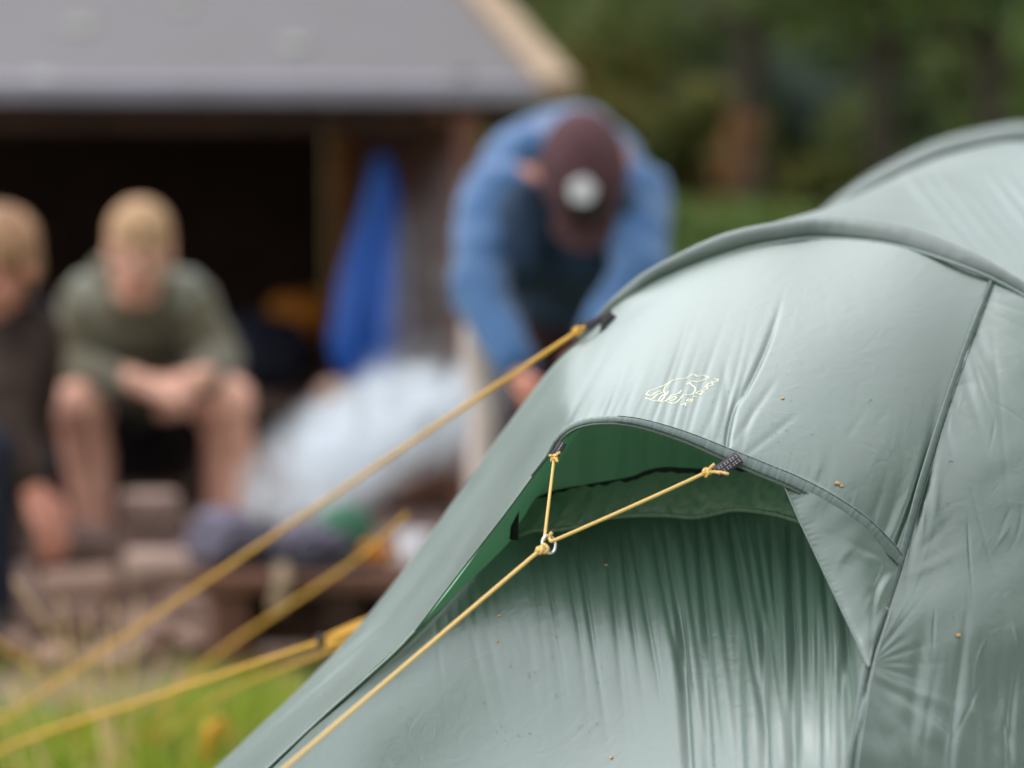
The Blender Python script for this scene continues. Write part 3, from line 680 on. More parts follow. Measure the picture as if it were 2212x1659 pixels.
solo('green_stuff_sack', blob('green_stuff_sack', rest(745, 4.97, .05, .06), (.06, .045, .058), M['greencl'], 8, .15, 3, 2, flat=zt+.001), 'dull green stuff sack behind the lilac cloth', 'sack')
solo('orange_pouch', blob('orange_pouch', rest(812, 4.86, .03, .03), (.032, .03, .024), M['orange'], 9, .2, 3, 2, flat=zt+.001), 'small orange pouch near the right end of the bench', 'pouch')
def cup(p, r, h, m):
    prof = [(0, 0), (r*.78, 0), (r*.85, h*.1), (r, h), (r*.93, h), (r*.78, h*.12), (0, h*.12)]
    V = np.array([[(p[0]+q[0]*math.cos(a), p[1]+q[0]*math.sin(a), p[2]+q[1]) for a in np.linspace(0, 2*math.pi, 20, endpoint=False)] for q in prof])
    return grid_obj_data('cup', V, m, closed=True)
cp = W(897, 1200, 4.86); tag(link('camping_cup', cup((cp.x, cp.y, zt+.001), .034, .065, M['white'])), 'white camping cup at the right end of the bench', 'cup')
tr_ = box('tray', W(575, 1200, 4.78)*1.0, Vector((.20, 0, 0)), Vector((0, .05, 0)), Vector((0, 0, .012)), M['blackpl'])
o = link('black_tray', tr_); o.location.z = zt+.002-W(575, 1200, 4.78).z; tag(o, 'thin black tray on the front of the bench', 'tray')
# dangling tan strap off the bench
solo('tan_strap', strip('tan_strap', curve([tuple(W(605, 1218, 4.715)), tuple(W(612, 1250, 4.70)), tuple(W(600, 1295, 4.705)), tuple(W(598, 1320, 4.71))], 24), 0.03, (0, -1, 0), M['board'], None, 0.002), 'tan strap hanging over the front of the bench', 'strap')
# big white plastic heap
def heap(name, x0, x1, D, ztop, dy, m, seed, amp, tilt=0.0):
    xa, xb = W(x0, 0, D).x, W(x1, 0, D).x; n = 90; V = np.zeros((n, n, 3))
    for i in range(n):
        for k in range(n):
            u, v = -1+2*k/(n-1), -1+2*i/(n-1)
            r = max(abs(u)**2.4+abs(v)**2.4, 0)**(1/2.4); h = max(0, 1-r**2.6)**0.5*(1+tilt*u)
            f = mnoise.noise(Vector((u*2.2+seed, v*2.2, seed)))+.6*abs(mnoise.noise(Vector((u*5+seed, v*5, seed+4))))
            V[i, k] = ((xa+xb)/2+u*(xb-xa)/2*(1+.06*f), D*cT+v*dy, -.01+h*ztop*(1+amp*f)*(0.62+0.38*min(1, max(0, (u+1)/.9)) if tilt else 1))
    return grid_obj_data(name, V, m)
def smoke():
    c = W(800, 930, 5.25); bm = bmesh.new(); bmesh.ops.create_icosphere(bm, subdivisions=3, radius=1.0)
    for v in bm.verts: v.co = Vector((v.co.x*.42, v.co.y*.36, v.co.z*.56+.12))
    me = bpy.data.meshes.new('smoke'); bm.to_mesh(me); bm.free()
    m = bpy.data.materials.new('campfire_smoke'); m.use_nodes = True; N = m.node_tree.nodes; L = m.node_tree.links; N.clear()
    out = N.new('ShaderNodeOutputMaterial'); pv = N.new('ShaderNodeVolumePrincipled'); L.new(pv.outputs[0], out.inputs['Volume'])
    pv.inputs['Color'].default_value = (0.90, 0.955, 1.0, 1); pv.inputs['Anisotropy'].default_value = 0.1
    tc = N.new('ShaderNodeTexCoord')
    nz = N.new('ShaderNodeTexNoise'); nz.inputs['Scale'].default_value = 8.5; nz.inputs['Detail'].default_value = 5; nz.inputs['Distortion'].default_value = 1.6
    L.new(tc.outputs['Object'], nz.inputs['Vector'])
    def puff(cx, cy, cz, rx, ry, rz, rot, dens):
        mp = N.new('ShaderNodeMapping'); mp.vector_type = 'TEXTURE'
        mp.inputs['Location'].default_value = (cx, cy, cz); mp.inputs['Rotation'].default_value = (0, rot, 0); mp.inputs['Scale'].default_value = (rx, ry, rz)
        g_ = N.new('ShaderNodeTexGradient'); g_.gradient_type = 'SPHERICAL'; L.new(tc.outputs['Object'], mp.inputs[0]); L.new(mp.outputs[0], g_.inputs[0])
        k = N.new('ShaderNodeMath'); k.operation = 'MULTIPLY'; k.inputs[1].default_value = dens; L.new(g_.outputs['Fac'], k.inputs[0]); return k.outputs[0]
    a = puff(-.03, 0, -.03, .31, .20, .15, R(-30), 44)
    b = puff(.15, 0, .06, .22, .2, .17, 0, 14)
    c_ = puff(-.12, -.1, -.13, .22, .14, .07, R(-25), 14)
    ad = N.new('ShaderNodeMath'); ad.operation = 'ADD'; L.new(a, ad.inputs[0]); L.new(b, ad.inputs[1])
    a0 = N.new('ShaderNodeMath'); a0.operation = 'ADD'; L.new(c_, a0.inputs[0]); L.new(puff(.16, .05, .34, .16, .2, .34, R(18), .9), a0.inputs[1])
    a2 = N.new('ShaderNodeMath'); a2.operation = 'ADD'; L.new(ad.outputs[0], a2.inputs[0]); L.new(a0.outputs[0], a2.inputs[1])
    mr = N.new('ShaderNodeMapRange'); mr.inputs['From Min'].default_value = .43; mr.inputs['From Max'].default_value = .68; mr.inputs['To Min'].default_value = .03; mr.inputs['To Max'].default_value = 1.6
    L.new(nz.outputs[0], mr.inputs['Value'])
    mu = N.new('ShaderNodeMath'); mu.operation = 'MULTIPLY'; L.new(a2.outputs[0], mu.inputs[0]); L.new(mr.outputs[0], mu.inputs[1])
    L.new(mu.outputs[0], pv.inputs['Density'])
    me.materials.append(m); o = link('smoke', me); o.location = c; o['kind'] = 'stuff'
smoke()
# cream canvas sack standing upright
sk = curve([tuple(W(1012, 690, 4.98)), tuple(W(1025, 780, 4.98)), tuple(W(1042, 880, 4.98)), tuple(W(1040, 1000, 4.98)), (W(1040, 1000, 4.98).x, W(1040, 1000, 4.98).y, 0.0)], 30)
solo('canvas_tent_bag', tube_data('canvas_tent_bag', sk, np.interp(np.linspace(0, 1, 30), [0, .06, .3, .8, 1], [.010, .022, .028, .034, .03]), M['cream'], 14), 'tall narrow cream canvas bag beside the bending person', 'bag')
# pale round pot hanging behind
solo('enamel_pot', blob('enamel_pot', tuple(W(718, 868, 5.9)), (.05, .045, .055), M['rock'], 4, .03, 3), 'pale grey round pot at the upper edge of the smoke', 'pot')
box_p = W(*G(718, 5.9)); solo('pot_stand', cyl('pot_stand', (box_p.x, box_p.y, -.02), (box_p.x, box_p.y, W(718, 912, 5.9).z), .05, .045, M['wood'], ends=M['bark'], seed=2), 'dark block carrying the pale pot', 'stump')
# hanging blue cloth against side wall of the shelter
def drape(name, lx, rx, ys, D, m, fold, label, cat, seed):
    rows = []; n = 60; c = 40; V = np.zeros((n, c, 3))
    for i in range(n):
        f = i/(n-1); y = ys[0]+(ys[-1]-ys[0])*f; a = np.interp(y, ys, lx); b = np.interp(y, ys, rx)
        for k in range(c):
            u = k/(c-1); V[i, k] = W(a+(b-a)*u, y, D+fold*math.sin(u*9+seed+f*1.3)*(0.4+f)+0.02*math.sin(f*7))
    V = np.concatenate([V, V[:, ::-1]+np.array([0, .012, 0])], 1)
    return solo(name, grid_obj_data(name, V, m, closed=True), label, cat)
drape('blue_jacket', [812, 790, 735, 712, 730, 790], [838, 858, 850, 845, 850, 835], [335, 420, 600, 740, 800, 850], 6.95, M['bluecloth'], .02, 'bright blue jacket hanging from the shelter', 'jacket', 1)
drape('lilac_towel', [845, 850, 842, 838], [862, 885, 888, 880], [430, 560, 700, 860], 7.0, M['lilac'], .012, 'lilac grey towel hanging right of the blue jacket', 'towel', 3)
solo('hanging_line', tube_data('hanging_line', [tuple(W(826, 345, 6.95)), tuple(W(826, 290, 6.96)), tuple(W(824, 215, 6.97))], .004, M['blackpl']), 'thin dark line the blue jacket hangs on', 'line')
solo('orange_sleeping_bag', blob('orange_sleeping_bag', tuple(W(652, 690, 7.9)), (.105, .09, .085), M['orange'], 3, .25, 4, 2), 'orange sleeping bag lying on gear inside the shelter', 'sleeping bag')
solo('navy_backpack', blob('navy_backpack', tuple(W(570, 760, 7.7)), (.15, .15, .13), M['navy'], 6, .25, 4, 2), 'navy backpack leaning inside the shelter', 'backpack')
solo('brown_backpack', blob('brown_backpack', tuple(W(665, 845, 8.0)), (.18, .15, .17), M['logbark'], 9, .25, 4, 2), 'brown backpack under the orange sleeping bag', 'backpack')
solo('red_bottle', blob('red_bottle', tuple(W(92, 742, 5.75)), (.028, .03, .055), M['red'], 1, .1, 3), 'small red stuff bag between the two seated people', 'bag')
solo('yellow_bag', blob('yellow_bag', tuple(W(82, 812, 5.74)), (.032, .03, .042), M['yellow'], 2, .1, 3), 'small yellow bag below the red one', 'bag')
solo('gear_crate', box('gear_crate', W(60, 850, 5.7), Vector((.10, 0, 0)), Vector((0, .12, 0)), Vector((0, 0, -W(60, 850, 5.7).z+.0)), M['wood']), 'dark crate carrying the small yellow bag', 'crate')

# ------------------------------------------------------------------ trees and bushes
def leafcloud(name, centres, radii, per, size, m, seed, squash=0.8):
    r = np.random.default_rng(seed); P = []
    for c, ra in zip(centres, radii):
        d = r.normal(size=(per, 3)); d /= np.linalg.norm(d, axis=1, keepdims=True)
        q = d*(ra*r.uniform(.25, 1.0, (per, 1))**.6); q[:, 2] *= squash; P.append(np.array(c)+q)
    P = np.concatenate(P); n = len(P)
    a = r.normal(size=(n, 3)); a /= np.linalg.norm(a, axis=1, keepdims=True); b = np.cross(a, r.normal(size=(n, 3))); b /= np.linalg.norm(b, axis=1, keepdims=True)
    s = (size*r.uniform(.6, 1.4, n))[:, None]
    V = np.stack([P-a*s, P+b*s*.55, P+a*s, P-b*s*.55], 1).reshape(-1, 3)
    F = np.arange(n*4).reshape(n, 4)
    me = bpy.data.meshes.new(name); me.vertices.add(len(V)); me.vertices.foreach_set('co', V.reshape(-1).astype(np.float32))
    me.loops.add(n*4); me.loops.foreach_set('vertex_index', F.reshape(-1).astype(np.int32)); me.polygons.add(n)
    me.polygons.foreach_set('loop_start', (np.arange(n)*4).astype(np.int32)); me.polygons.foreach_set('loop_total', np.full(n, 4, np.int32))
    me.update(calc_edges=True); me.materials.append(m); return me
def tree_meshes(seed, h, cr, base, m, leaf=0.06, per=520, nc=26):
    r = random.Random(seed); parts_ = []
    tp = [(0, 0, -.1), (r.uniform(-.1, .1), r.uniform(-.1, .1), h*.3), (r.uniform(-.2, .2), r.uniform(-.2, .2), h*.6), (r.uniform(-.25, .25), 0, h*.92)]
    P = curve(tp, 22); parts_.append(tube_data('t', P, np.linspace(.085, .025, 22)*h/6, M['treebark'], 10))
    cs, rs = [], []
    for k in range(nc):
        f = r.uniform(base, 1.0); p = P[int(f*.98*21)]; an = r.uniform(0, 6.28); ln = cr*(1-.55*max(0, (f-base)/(1-base)))*r.uniform(.45, 1.05)
        e = Vector(p)+Vector((math.cos(an)*ln, math.sin(an)*ln, ln*.35))
        parts_.append(tube_data('t', curve([tuple(p), tuple(Vector(p).lerp(e, .5)+Vector((0, 0, .1))), tuple(e)], 7), np.linspace(.035, .01, 7), M['treebark'], 6))
        cs.append(tuple(e)); rs.append(r.uniform(.35, .7)*cr*.5)
    return joinme('trunk', parts_), leafcloud('crown', cs, rs, per, leaf, m, seed)
kinds = [tree_meshes(1, 6.5, 1.7, .30, M['leafd'], per=300), tree_meshes(2, 6.0, 1.6, .30, M['leaf'], per=300), tree_meshes(3, 5.0, 1.5, .32, M['leafy'], nc=20, per=260), tree_meshes(4, 6.2, 1.8, .34, M['leafg'], nc=22, per=260)]
def tree(x, y, k, rz, sc, label, group='woodland trees behind the camp'):
    t = thing('tree', label, 'tree', (x, y, max(0, (y-15.5)*.42)), group); t.rotation_euler.z = rz; t.scale = (sc,)*3
    for nm, me in zip(('trunk', 'crown'), kinds[k]):
        o = bpy.data.objects.new(nm, me); COL.objects.link(o); o.parent = t
kn = ['dark green leafy tree', 'mid green leafy tree', 'yellow and rust tinted autumn tree', 'pale blue green tree']
spots = []
for px, D, k, sc, where in [(1640, 11.0, 0, 1.0, 'directly right of the bending person'), (1945, 11.6, 0, .95, 'over the far tent arch'), (2190, 10.6, 1, 1.0, 'at the right edge'),
                       (2480, 14, 0, 1.0, 'beyond the right edge'), (1120, 17, 2, .8, 'far behind the roof corner'),
                       (800, 16, 0, 1.1, 'behind the shelter ridge'), (450, 15.5, 1, 1.1, 'behind the shelter middle'), (100, 16, 0, 1.1, 'behind the shelter left end')]:
    p = W(px, 400, D); tree(p.x, p.y, k, px*1.9, sc, kn[k]+' '+where)
for i, (x, y) in enumerate([(5.5, 13), (8, 15.5), (11, 14), (9.5, 18), (14, 17), (6.2, 17.5), (13, 21), (-9, 15), (-13, 17)]):
    tree(x, y, (1, 0, 3, 2)[i % 4], i*1.7, 1.15, kn[(1, 0, 3, 2)[i % 4]]+' standing to the side of the camp', 'trees beside the camp')
ring = [(-6, -7), (-2.5, -9), (2, -8.5), (6, -7), (9, -3), (10, 1.5), (9, 6), (9.5, 10.5), (0, -12), (-7, 12), (-4.2, -7), (-1, -7.2), (3.8, -7), (7.3, -5), (7.6, -1.2), (7.2, 2.6), (0.8, -9.5), (11, -6)]  # out-of-view trees added to block low sky and darken the tent's reflections
for i, (x, y) in enumerate(ring):
    tree(x, y, (0, 1, 0, 2)[i % 4], i*2.3, 1.5, kn[(0, 1, 0, 2)[i % 4]]+' added unseen round the clearing to block low sky light', 'unseen trees added to block low light')
bushes = [(1520, 425, 9.0, .42, 'leafb'), (1700, 430, 9.4, .40, 'leafy'), (1420, 470, 9.6, .32, 'leafb'), (1620, 540, 8.2, .35, 'leafb'), (1830, 440, 10, .5, 'leaf'), (2000, 480, 10.5, .6, 'leaf'),
          (1010, 400, 9.5, .5, 'leaf'), (960, 700, 9.2, .5, 'leaf'), (1300, 500, 10.5, .6, 'leaf')]
for i, (x, y, D, r, mm) in enumerate(bushes):
    p = W(x, y, D); cs = []; rr = random.Random(i)
    for k in range(16):
        z = p.z*rr.uniform(.1, .95); cs.append((p.x+rr.uniform(-1, 1)*r*.8, p.y+rr.uniform(-.6, .6)*r, z))
    t = thing('bush', ('fresh green' if mm == 'leafb' else 'olive green')+' bush '+['right of the bending person', 'over the left shoulder of the near tent arch', 'touching the bending person\'s sleeve', 'low in front of the others', 'left of the far arch', 'behind the far arch', 'between shelter post and blue sleeve', 'low behind the smoke', 'behind the bending back'][i], 'bush', (p.x, p.y, 0), 'bushes at the wood edge')
    part('foliage', leafcloud('foliage', cs, [r*.45]*16, 230, .035, M[mm], i+20), t)
    st = [tube_data('t', curve([(p.x, p.y, -.05), ((p.x+c[0])/2, (p.y+c[1])/2, c[2]*.5), c], 6), .008, M['treebark'], 5) for c in cs[:6]]
    part('stems', joinme('stems', st), t)
ug = [(1180, 150, 12.5, .5, 'leafy', 'yellow green bush just off the roof corner'), (1330, 90, 13.2, .7, 'leaf', 'tall olive bush above the bending back'), (1430, 250, 12.2, .4, 'leafy', 'rust tinged bush over the right shoulder of the bending person'),
      (1500, 130, 14.0, .7, 'leafg', 'pale grey green bush left of the dark trunk'), (1750, 250, 13.6, .6, 'leafg', 'blue green bush between the two dark trunks'), (1720, 390, 12.0, .3, 'leafy', 'yellow orange bush right of the dark trunk'),
      (1850, 120, 14.2, .6, 'leafd', 'dark bush at the top between the trunks'), (2030, 230, 12.8, .5, 'leaf', 'olive bush right of the second dark trunk'), (2110, 180, 12.2, .45, 'leafb', 'bright green bush near the upper right corner'),
      (1600, 40, 14.5, .7, 'leaf', 'mid green bush at the top edge'), (2000, 40, 14.6, .8, 'leafb', 'green bush at the top right'), (1880, 380, 13, .5, 'leafg', 'low grey green bush over the tent')]
rq = random.Random(17)
hz = lambda y: -0.3+max(0, y-15.5)*.42
for k in range(44):
    D = rq.choice((15, 16, 17, 18, 19, 20, 21))+rq.uniform(-.5, .5); x = rq.uniform(1050, 2350); gzv = max(0, hz(D)); yb = 400+(.95-gzv)*5223/D
    ug.append((x, yb-5223*rq.uniform(.5, 1.3)/D, D, rq.uniform(.35, .75), rq.choice(('leaf', 'leafd', 'leafy', 'leafg', 'leafb', 'leaf', 'leafg')), ''))
    ug[-1] = ug[-1][:5]+({'leaf': 'mid green', 'leafd': 'dark green', 'leafy': 'yellow green', 'leafg': 'blue grey green', 'leafb': 'bright green'}[ug[-1][4]]+' blurred shrub on the wooded slope behind the camp',)
for i, (x, y, D, r, mm, lb) in enumerate(ug):
    p = W(x, y, D); cs = []; rr = random.Random(i+50); gz0 = max(0, hz(D))
    for k in range(20): cs.append((p.x+rr.uniform(-1, 1)*r, p.y+rr.uniform(-.6, .6)*r, gz0+(p.z-gz0)*rr.uniform(.1, 1.0)+rr.uniform(0, r*.6)))
    t = thing('bush', lb, 'bush', (p.x, p.y, gz0), 'undergrowth below the trees')
    part('foliage', leafcloud('foliage', cs, [r*.45]*20, 170, .05, M[mm], i+70), t)
    part('stems', joinme('stems', [tube_data('t', curve([(p.x, p.y, gz0-.05), ((p.x+c[0])/2, (p.y+c[1])/2, gz0+(c[2]-gz0)*.5), c], 6), .01, M['treebark'], 5) for c in cs[:6]]), t)
# rust coloured sapling foliage
p = W(1592, 325, 10.4)
t = thing('sapling', 'rust orange sapling left of the dark trunk', 'sapling', (p.x, p.y, 0)); part('foliage', leafcloud('foliage', [tuple(p), (p.x+.03, p.y, p.z+.10), (p.x-.03, p.y, p.z-.12)], [.11, .08, .08], 60, .028, M['copper'], 3), t)
part('stem', tube_data('stem', [(p.x, p.y, -.05), (p.x+.02, p.y, p.z*.5), (p.x, p.y, p.z+.15)], .009, M['treebark']), t)
# far wood mass on the slope
r_ = random.Random(5); cs = []; rs = []
for k in range(420):
    x = r_.uniform(-22, 26); y = r_.uniform(25, 38); cs.append((x, y, (y-15.5)*.42+r_.uniform(0, 5.5))); rs.append(r_.uniform(.8, 1.6))
o = link('woodland', leafcloud('woodland', cs, rs, 130, .20, M['leafg'], 44)); o['kind'] = 'stuff'

# ------------------------------------------------------------------ grass, straws
def blades(name, n, xr, yr, h, wd, m, seed, lean=.5, dens=None):
    r = np.random.default_rng(seed); x = r.uniform(*xr, n); y = r.uniform(*yr, n)
    if dens is not None:
        k = dens(x, y) > r.uniform(0, 1, n); x, y = x[k], y[k]; n = len(x)
    H = h*r.uniform(.45, 1.3, n); a = r.uniform(0, 6.28, n); l = r.uniform(0, lean, n)*H; b = r.uniform(0, 6.28, n)
    z = gz(x, y); wx, wy = np.cos(b)*wd/2, np.sin(b)*wd/2; lx, ly = np.cos(a)*l, np.sin(a)*l
    V = np.stack([np.stack([x-wx, y-wy, z-.005], 1), np.stack([x+wx, y+wy, z-.005], 1),
                  np.stack([x+lx*.4+wx*.8, y+ly*.4+wy*.8, z+H*.6], 1), np.stack([x+lx*.4-wx*.8, y+ly*.4-wy*.8, z+H*.6], 1),
                  np.stack([x+lx, y+ly, z+H], 1)], 1).reshape(-1, 3)
    i = np.arange(n)*5
    F4 = np.stack([i, i+1, i+2, i+3], 1); F3 = np.stack([i+3, i+2, i+4], 1)
    me = bpy.data.meshes.new(name); me.from_pydata(V.tolist(), [], F4.tolist()+F3.tolist()); me.materials.append(m)
    return me
o = link('grass', blades('grass', 60000, (-2.2, 2.0), (2.6, 4.85), .062, .006, M['grass'], 1, .9, lambda x, y: np.where(y < 4.38+.15*np.sin(x*9), np.where(np.sin(x*7+2*np.sin(y*5))*np.sin(y*9+x*4) > -.55, 1, .35), .10))); o['kind'] = 'stuff'
o = link('grass', blades('grass', 9000, (-4, 5), (7.5, 11), .09, .012, M['grass'], 5, .9)); o['kind'] = 'stuff'
# individual dry straws rising in the lower left corner
straws = [(30, 1250, 290, 1640, 4.0), (90, 1400, 330, 1659, 3.7), (245, 1300, 215, 1600, 3.9), (300, 1290, 262, 1600, 4.1), (190, 1330, 245, 1659, 3.8), (170, 1350, 150, 1600, 4.2), (20, 1480, 160, 1659, 3.6), (360, 1400, 250, 1659, 4.0), (225, 1360, 232, 1659, 3.5), (70, 1390, 40, 1620, 4.3),
          (280, 1380, 300, 1640, 4.4), (130, 1290, 200, 1600, 4.2), (330, 1480, 360, 1640, 4.1), (0, 1540, 60, 1659, 3.8)]
for i, (x0, y0, x1, y1, D) in enumerate(straws):
    gp = W(*G(x1, D)); top = W(x0, y0, D); b = Vector((gp.x, gp.y, -.01))
    md = b.lerp(top, .55)+Vector((.01*math.sin(i), 0, .01))
    solo('dry_straw', tube_data('dry_straw', curve([tuple(b), tuple(md), tuple(top)], 10), np.linspace(.0036, .0018, 10), M['straw'], 5), 'thin dry straw standing among the grass at the lower left of the photo', 'straw', 'dry straws in the grass')
# orange tent peg
gp = W(*G(437, 3.98)); tp = W(458, 1565, 3.98)
t = thing('tent_peg', 'bright orange plastic tent peg stuck in the grass', 'peg', (gp.x, gp.y, 0))
pg = curve([(gp.x, gp.y, -.05), tuple(Vector((gp.x, gp.y, 0)).lerp(tp, .5)), tuple(tp)], 8)
part('shaft', tube_data('shaft', pg, np.linspace(.009, .011, 8), M['peg'], 8), t)
part('hook', tube_data('hook', curve([tuple(tp), tuple(tp+Vector((.012, 0, .006))), tuple(tp+Vector((.022, 0, -.004))), tuple(tp+Vector((.022, 0, -.02)))], 10), .006, M['peg'], 8), t)

# ------------------------------------------------------------------ THE TENT
tb = W(*G(1500, 2.5))
tent = thing('tunnel_tent', 'dark green tunnel tent with vent hood, pole arches and cream bear print', 'tent', (tb.x, tb.y, 0))
g0 = lambda x, D: G(x, D)
US = [  # v0 arch seam (partly behind the silhouette), v1, v2, v3 = hood edge / left seam
 [g0(-60, 2.76), (300, 2000, 2.71), (640, 1640, 2.69), (920, 1340, 2.67), (1090, 1080, 2.65), (1240, 800, 2.60), (1318, 672, 2.52), (1455, 590, 2.48), (1620, 533, 2.45), (1780, 512, 2.43), (1960, 532, 2.38), (2145, 600, 2.33)],
 [g0(-300, 2.56), (105, 2000, 2.53), (470, 1659, 2.50), (775, 1355, 2.50), (985, 1075, 2.50), (1185, 800, 2.48), (1290, 735, 2.43), (1430, 690, 2.38), (1590, 680, 2.34), (1750, 690, 2.31), (1930, 705, 2.29), (2090, 765, 2.27)],
 [g0(-200, 2.45), (150, 2005, 2.43), (505, 1665, 2.39), (820, 1365, 2.39), (1032, 1095, 2.37), (1175, 885, 2.345), (1262, 830, 2.31), (1390, 810, 2.275), (1540, 830, 2.245), (1700, 870, 2.215), (1870, 920, 2.20), (2005, 985, 2.20)],
 [g0(-80, 2.36), (230, 2000, 2.33), (578, 1659, 2.28), (895, 1364, 2.26), (1090, 1110, 2.225), (1195, 968, 2.20), (1250, 915, 2.18), (1340, 905, 2.165), (1480, 938, 2.155), (1640, 1000, 2.145), (1800, 1075, 2.14), (1945, 1212, 2.14)]]
SEAM = [(2145, 600, 2.33), (2060, 830, 2.255), (1995, 1030, 2.19), (1945, 1212, 2.14), (1900, 1350, 2.08), (1872, 1440, 2.04), (1850, 1560, 1.98), (1836, 1659, 1.94), (1812, 1900, 1.90), g0(1780, 1.86)]
# make the last column of US follow the seam exactly
sw = curve(WA(SEAM[:4]), 4)
def us_disp(px, py, u, v):
    r = np.random.default_rng(3); d = 0
    d = d+0.0016*wav(px, py, 11, 330, .3, 1.5)*np.clip(v*3, 0, 1)
    fan = 0
    fan += ridge(px, py, (1570, 970), (1600, 835), 5.5, -.0034, -6)+ridge(px, py, (1598, 865), (1690, 640), 6, -.0024, 8)+ridge(px, py, (1600, 975), (1640, 850), 8, -.0007, -4)
    fan += ridge(px, py, (1585, 955), (1690, 800), 8, -.0008)+ridge(px, py, (1610, 985), (1740, 880), 8, -.0007)+ridge(px, py, (1560, 950), (1560, 780), 9, -.0009, 10)
    for k in range(15):
        x0 = 1285+k*20+r.uniform(-6, 6); L = r.uniform(130, 300); sl = .36+.05*r.uniform(-1, 1)-.05*k/15
        fan += ridge(px, py, (x0, 905+max(0, (x0-1340)*.32)), (x0+L*sl, 905-L+max(0, (x0-1340)*.2)), r.uniform(4.5, 9), -r.uniform(.0004, .0013), r.uniform(-8, 8), .5)
    for k in range(12):
        x0 = 1215+k*17+r.uniform(-5, 5); y0 = 930-min(25, k*6); L = r.uniform(60, 170)
        fan += ridge(px, py, (x0, y0), (x0+L*.5, y0-L), r.uniform(5, 8), -r.uniform(.0002, .0006), 0, .5)
    d = d+fan
    # puckers above the binding, right part
    for k in range(34):
        t = k/33; x0 = 1610+t*330; y0 = 985+95*t+(t**2.2)*125; L = r.uniform(22, 60)
        d = d+ridge(px, py, (x0, y0+14), (x0+L*(.35+.1*r.uniform(-1, 1)), y0-L), r.uniform(3.5, 6.5), -r.uniform(.0003, .0007), 0, .6)
    # folds running beside the zip seam
    d = d+ridge(px, py, (1936, 1205), (2030, 880), 12, -.0062, 6, .4)+ridge(px, py, (1912, 1185), (1998, 930), 12, .0012, 10, .4)+ridge(px, py, (1905, 1165), (1950, 990), 9, -.0010, 6, .6)
    d = d+ridge(px, py, (1885, 1120), (1925, 1000), 8, -.0006, 0, .6)+ridge(px, py, (1780, 1040), (1800, 900), 14, -.0007, 5, .6)+ridge(px, py, (1760, 1030), (1770, 960), 9, .0006, 5, .6)
    for k in range(10):
        x0 = 1830+r.uniform(0, 130); y0 = 1080-r.uniform(0, 200); d = d+ridge(px, py, (x0, y0), (x0+r.uniform(10, 45), y0-r.uniform(50, 110)), 8, r.uniform(-.0005, .0003), 0, .6)
    # left side: long streaks along the seam
    for k in range(9):
        o_ = k*13; d = d+ridge(px, py, (900-o_*.8, 1330+o_*.2), (560-o_*1.2, 1690-o_*.2), r.uniform(3.5, 7), -r.uniform(.0003, .0009), r.uniform(-4, 4), .35)
    d = d+ridge(px, py, (1200, 955), (1330, 740), 10, .0006, 4, .6)+ridge(px, py, (1215, 930), (1420, 600), 10, -.0006, -6, .5)
    d = d+ridge(px, py, (1330, 690), (1500, 600), 12, -.0010, 0, .6)
    return 1.25*d*np.clip(np.minimum(u, 1-u)*120, 0, 1)*np.clip(np.minimum(v, 1-v)*40, 0, 1)
NU = 620
us_cols = np.linspace(0, 11, NU)
usV, s_ = patch(US, NU, 230, us_disp, np.interp(np.linspace(0, 1, NU), [0, .06, .25, 1], [0, 2, 4.2, 11]))
# snap last column onto the seam spline
SEAMW = curve(WA(SEAM), 400)
def seam_part(i0, i1, n):   # seam between control points i0..i1
    return curve(cr_eval(WA(SEAM), np.linspace(i0, i1, 300)), n)
sp_ = seam_part(0, 3, usV.shape[0]); dlt = sp_-usV[:, -1]
fall = np.clip((np.arange(usV.shape[1])-(usV.shape[1]-60))/60, 0, 1)**2
usV = usV+dlt[:, None, :]*fall[None, :, None]
us_me = grid_obj_data('hood_panel', usV, M['fly'], flip=not (s_ > 0)); part('hood_panel', us_me, tent)

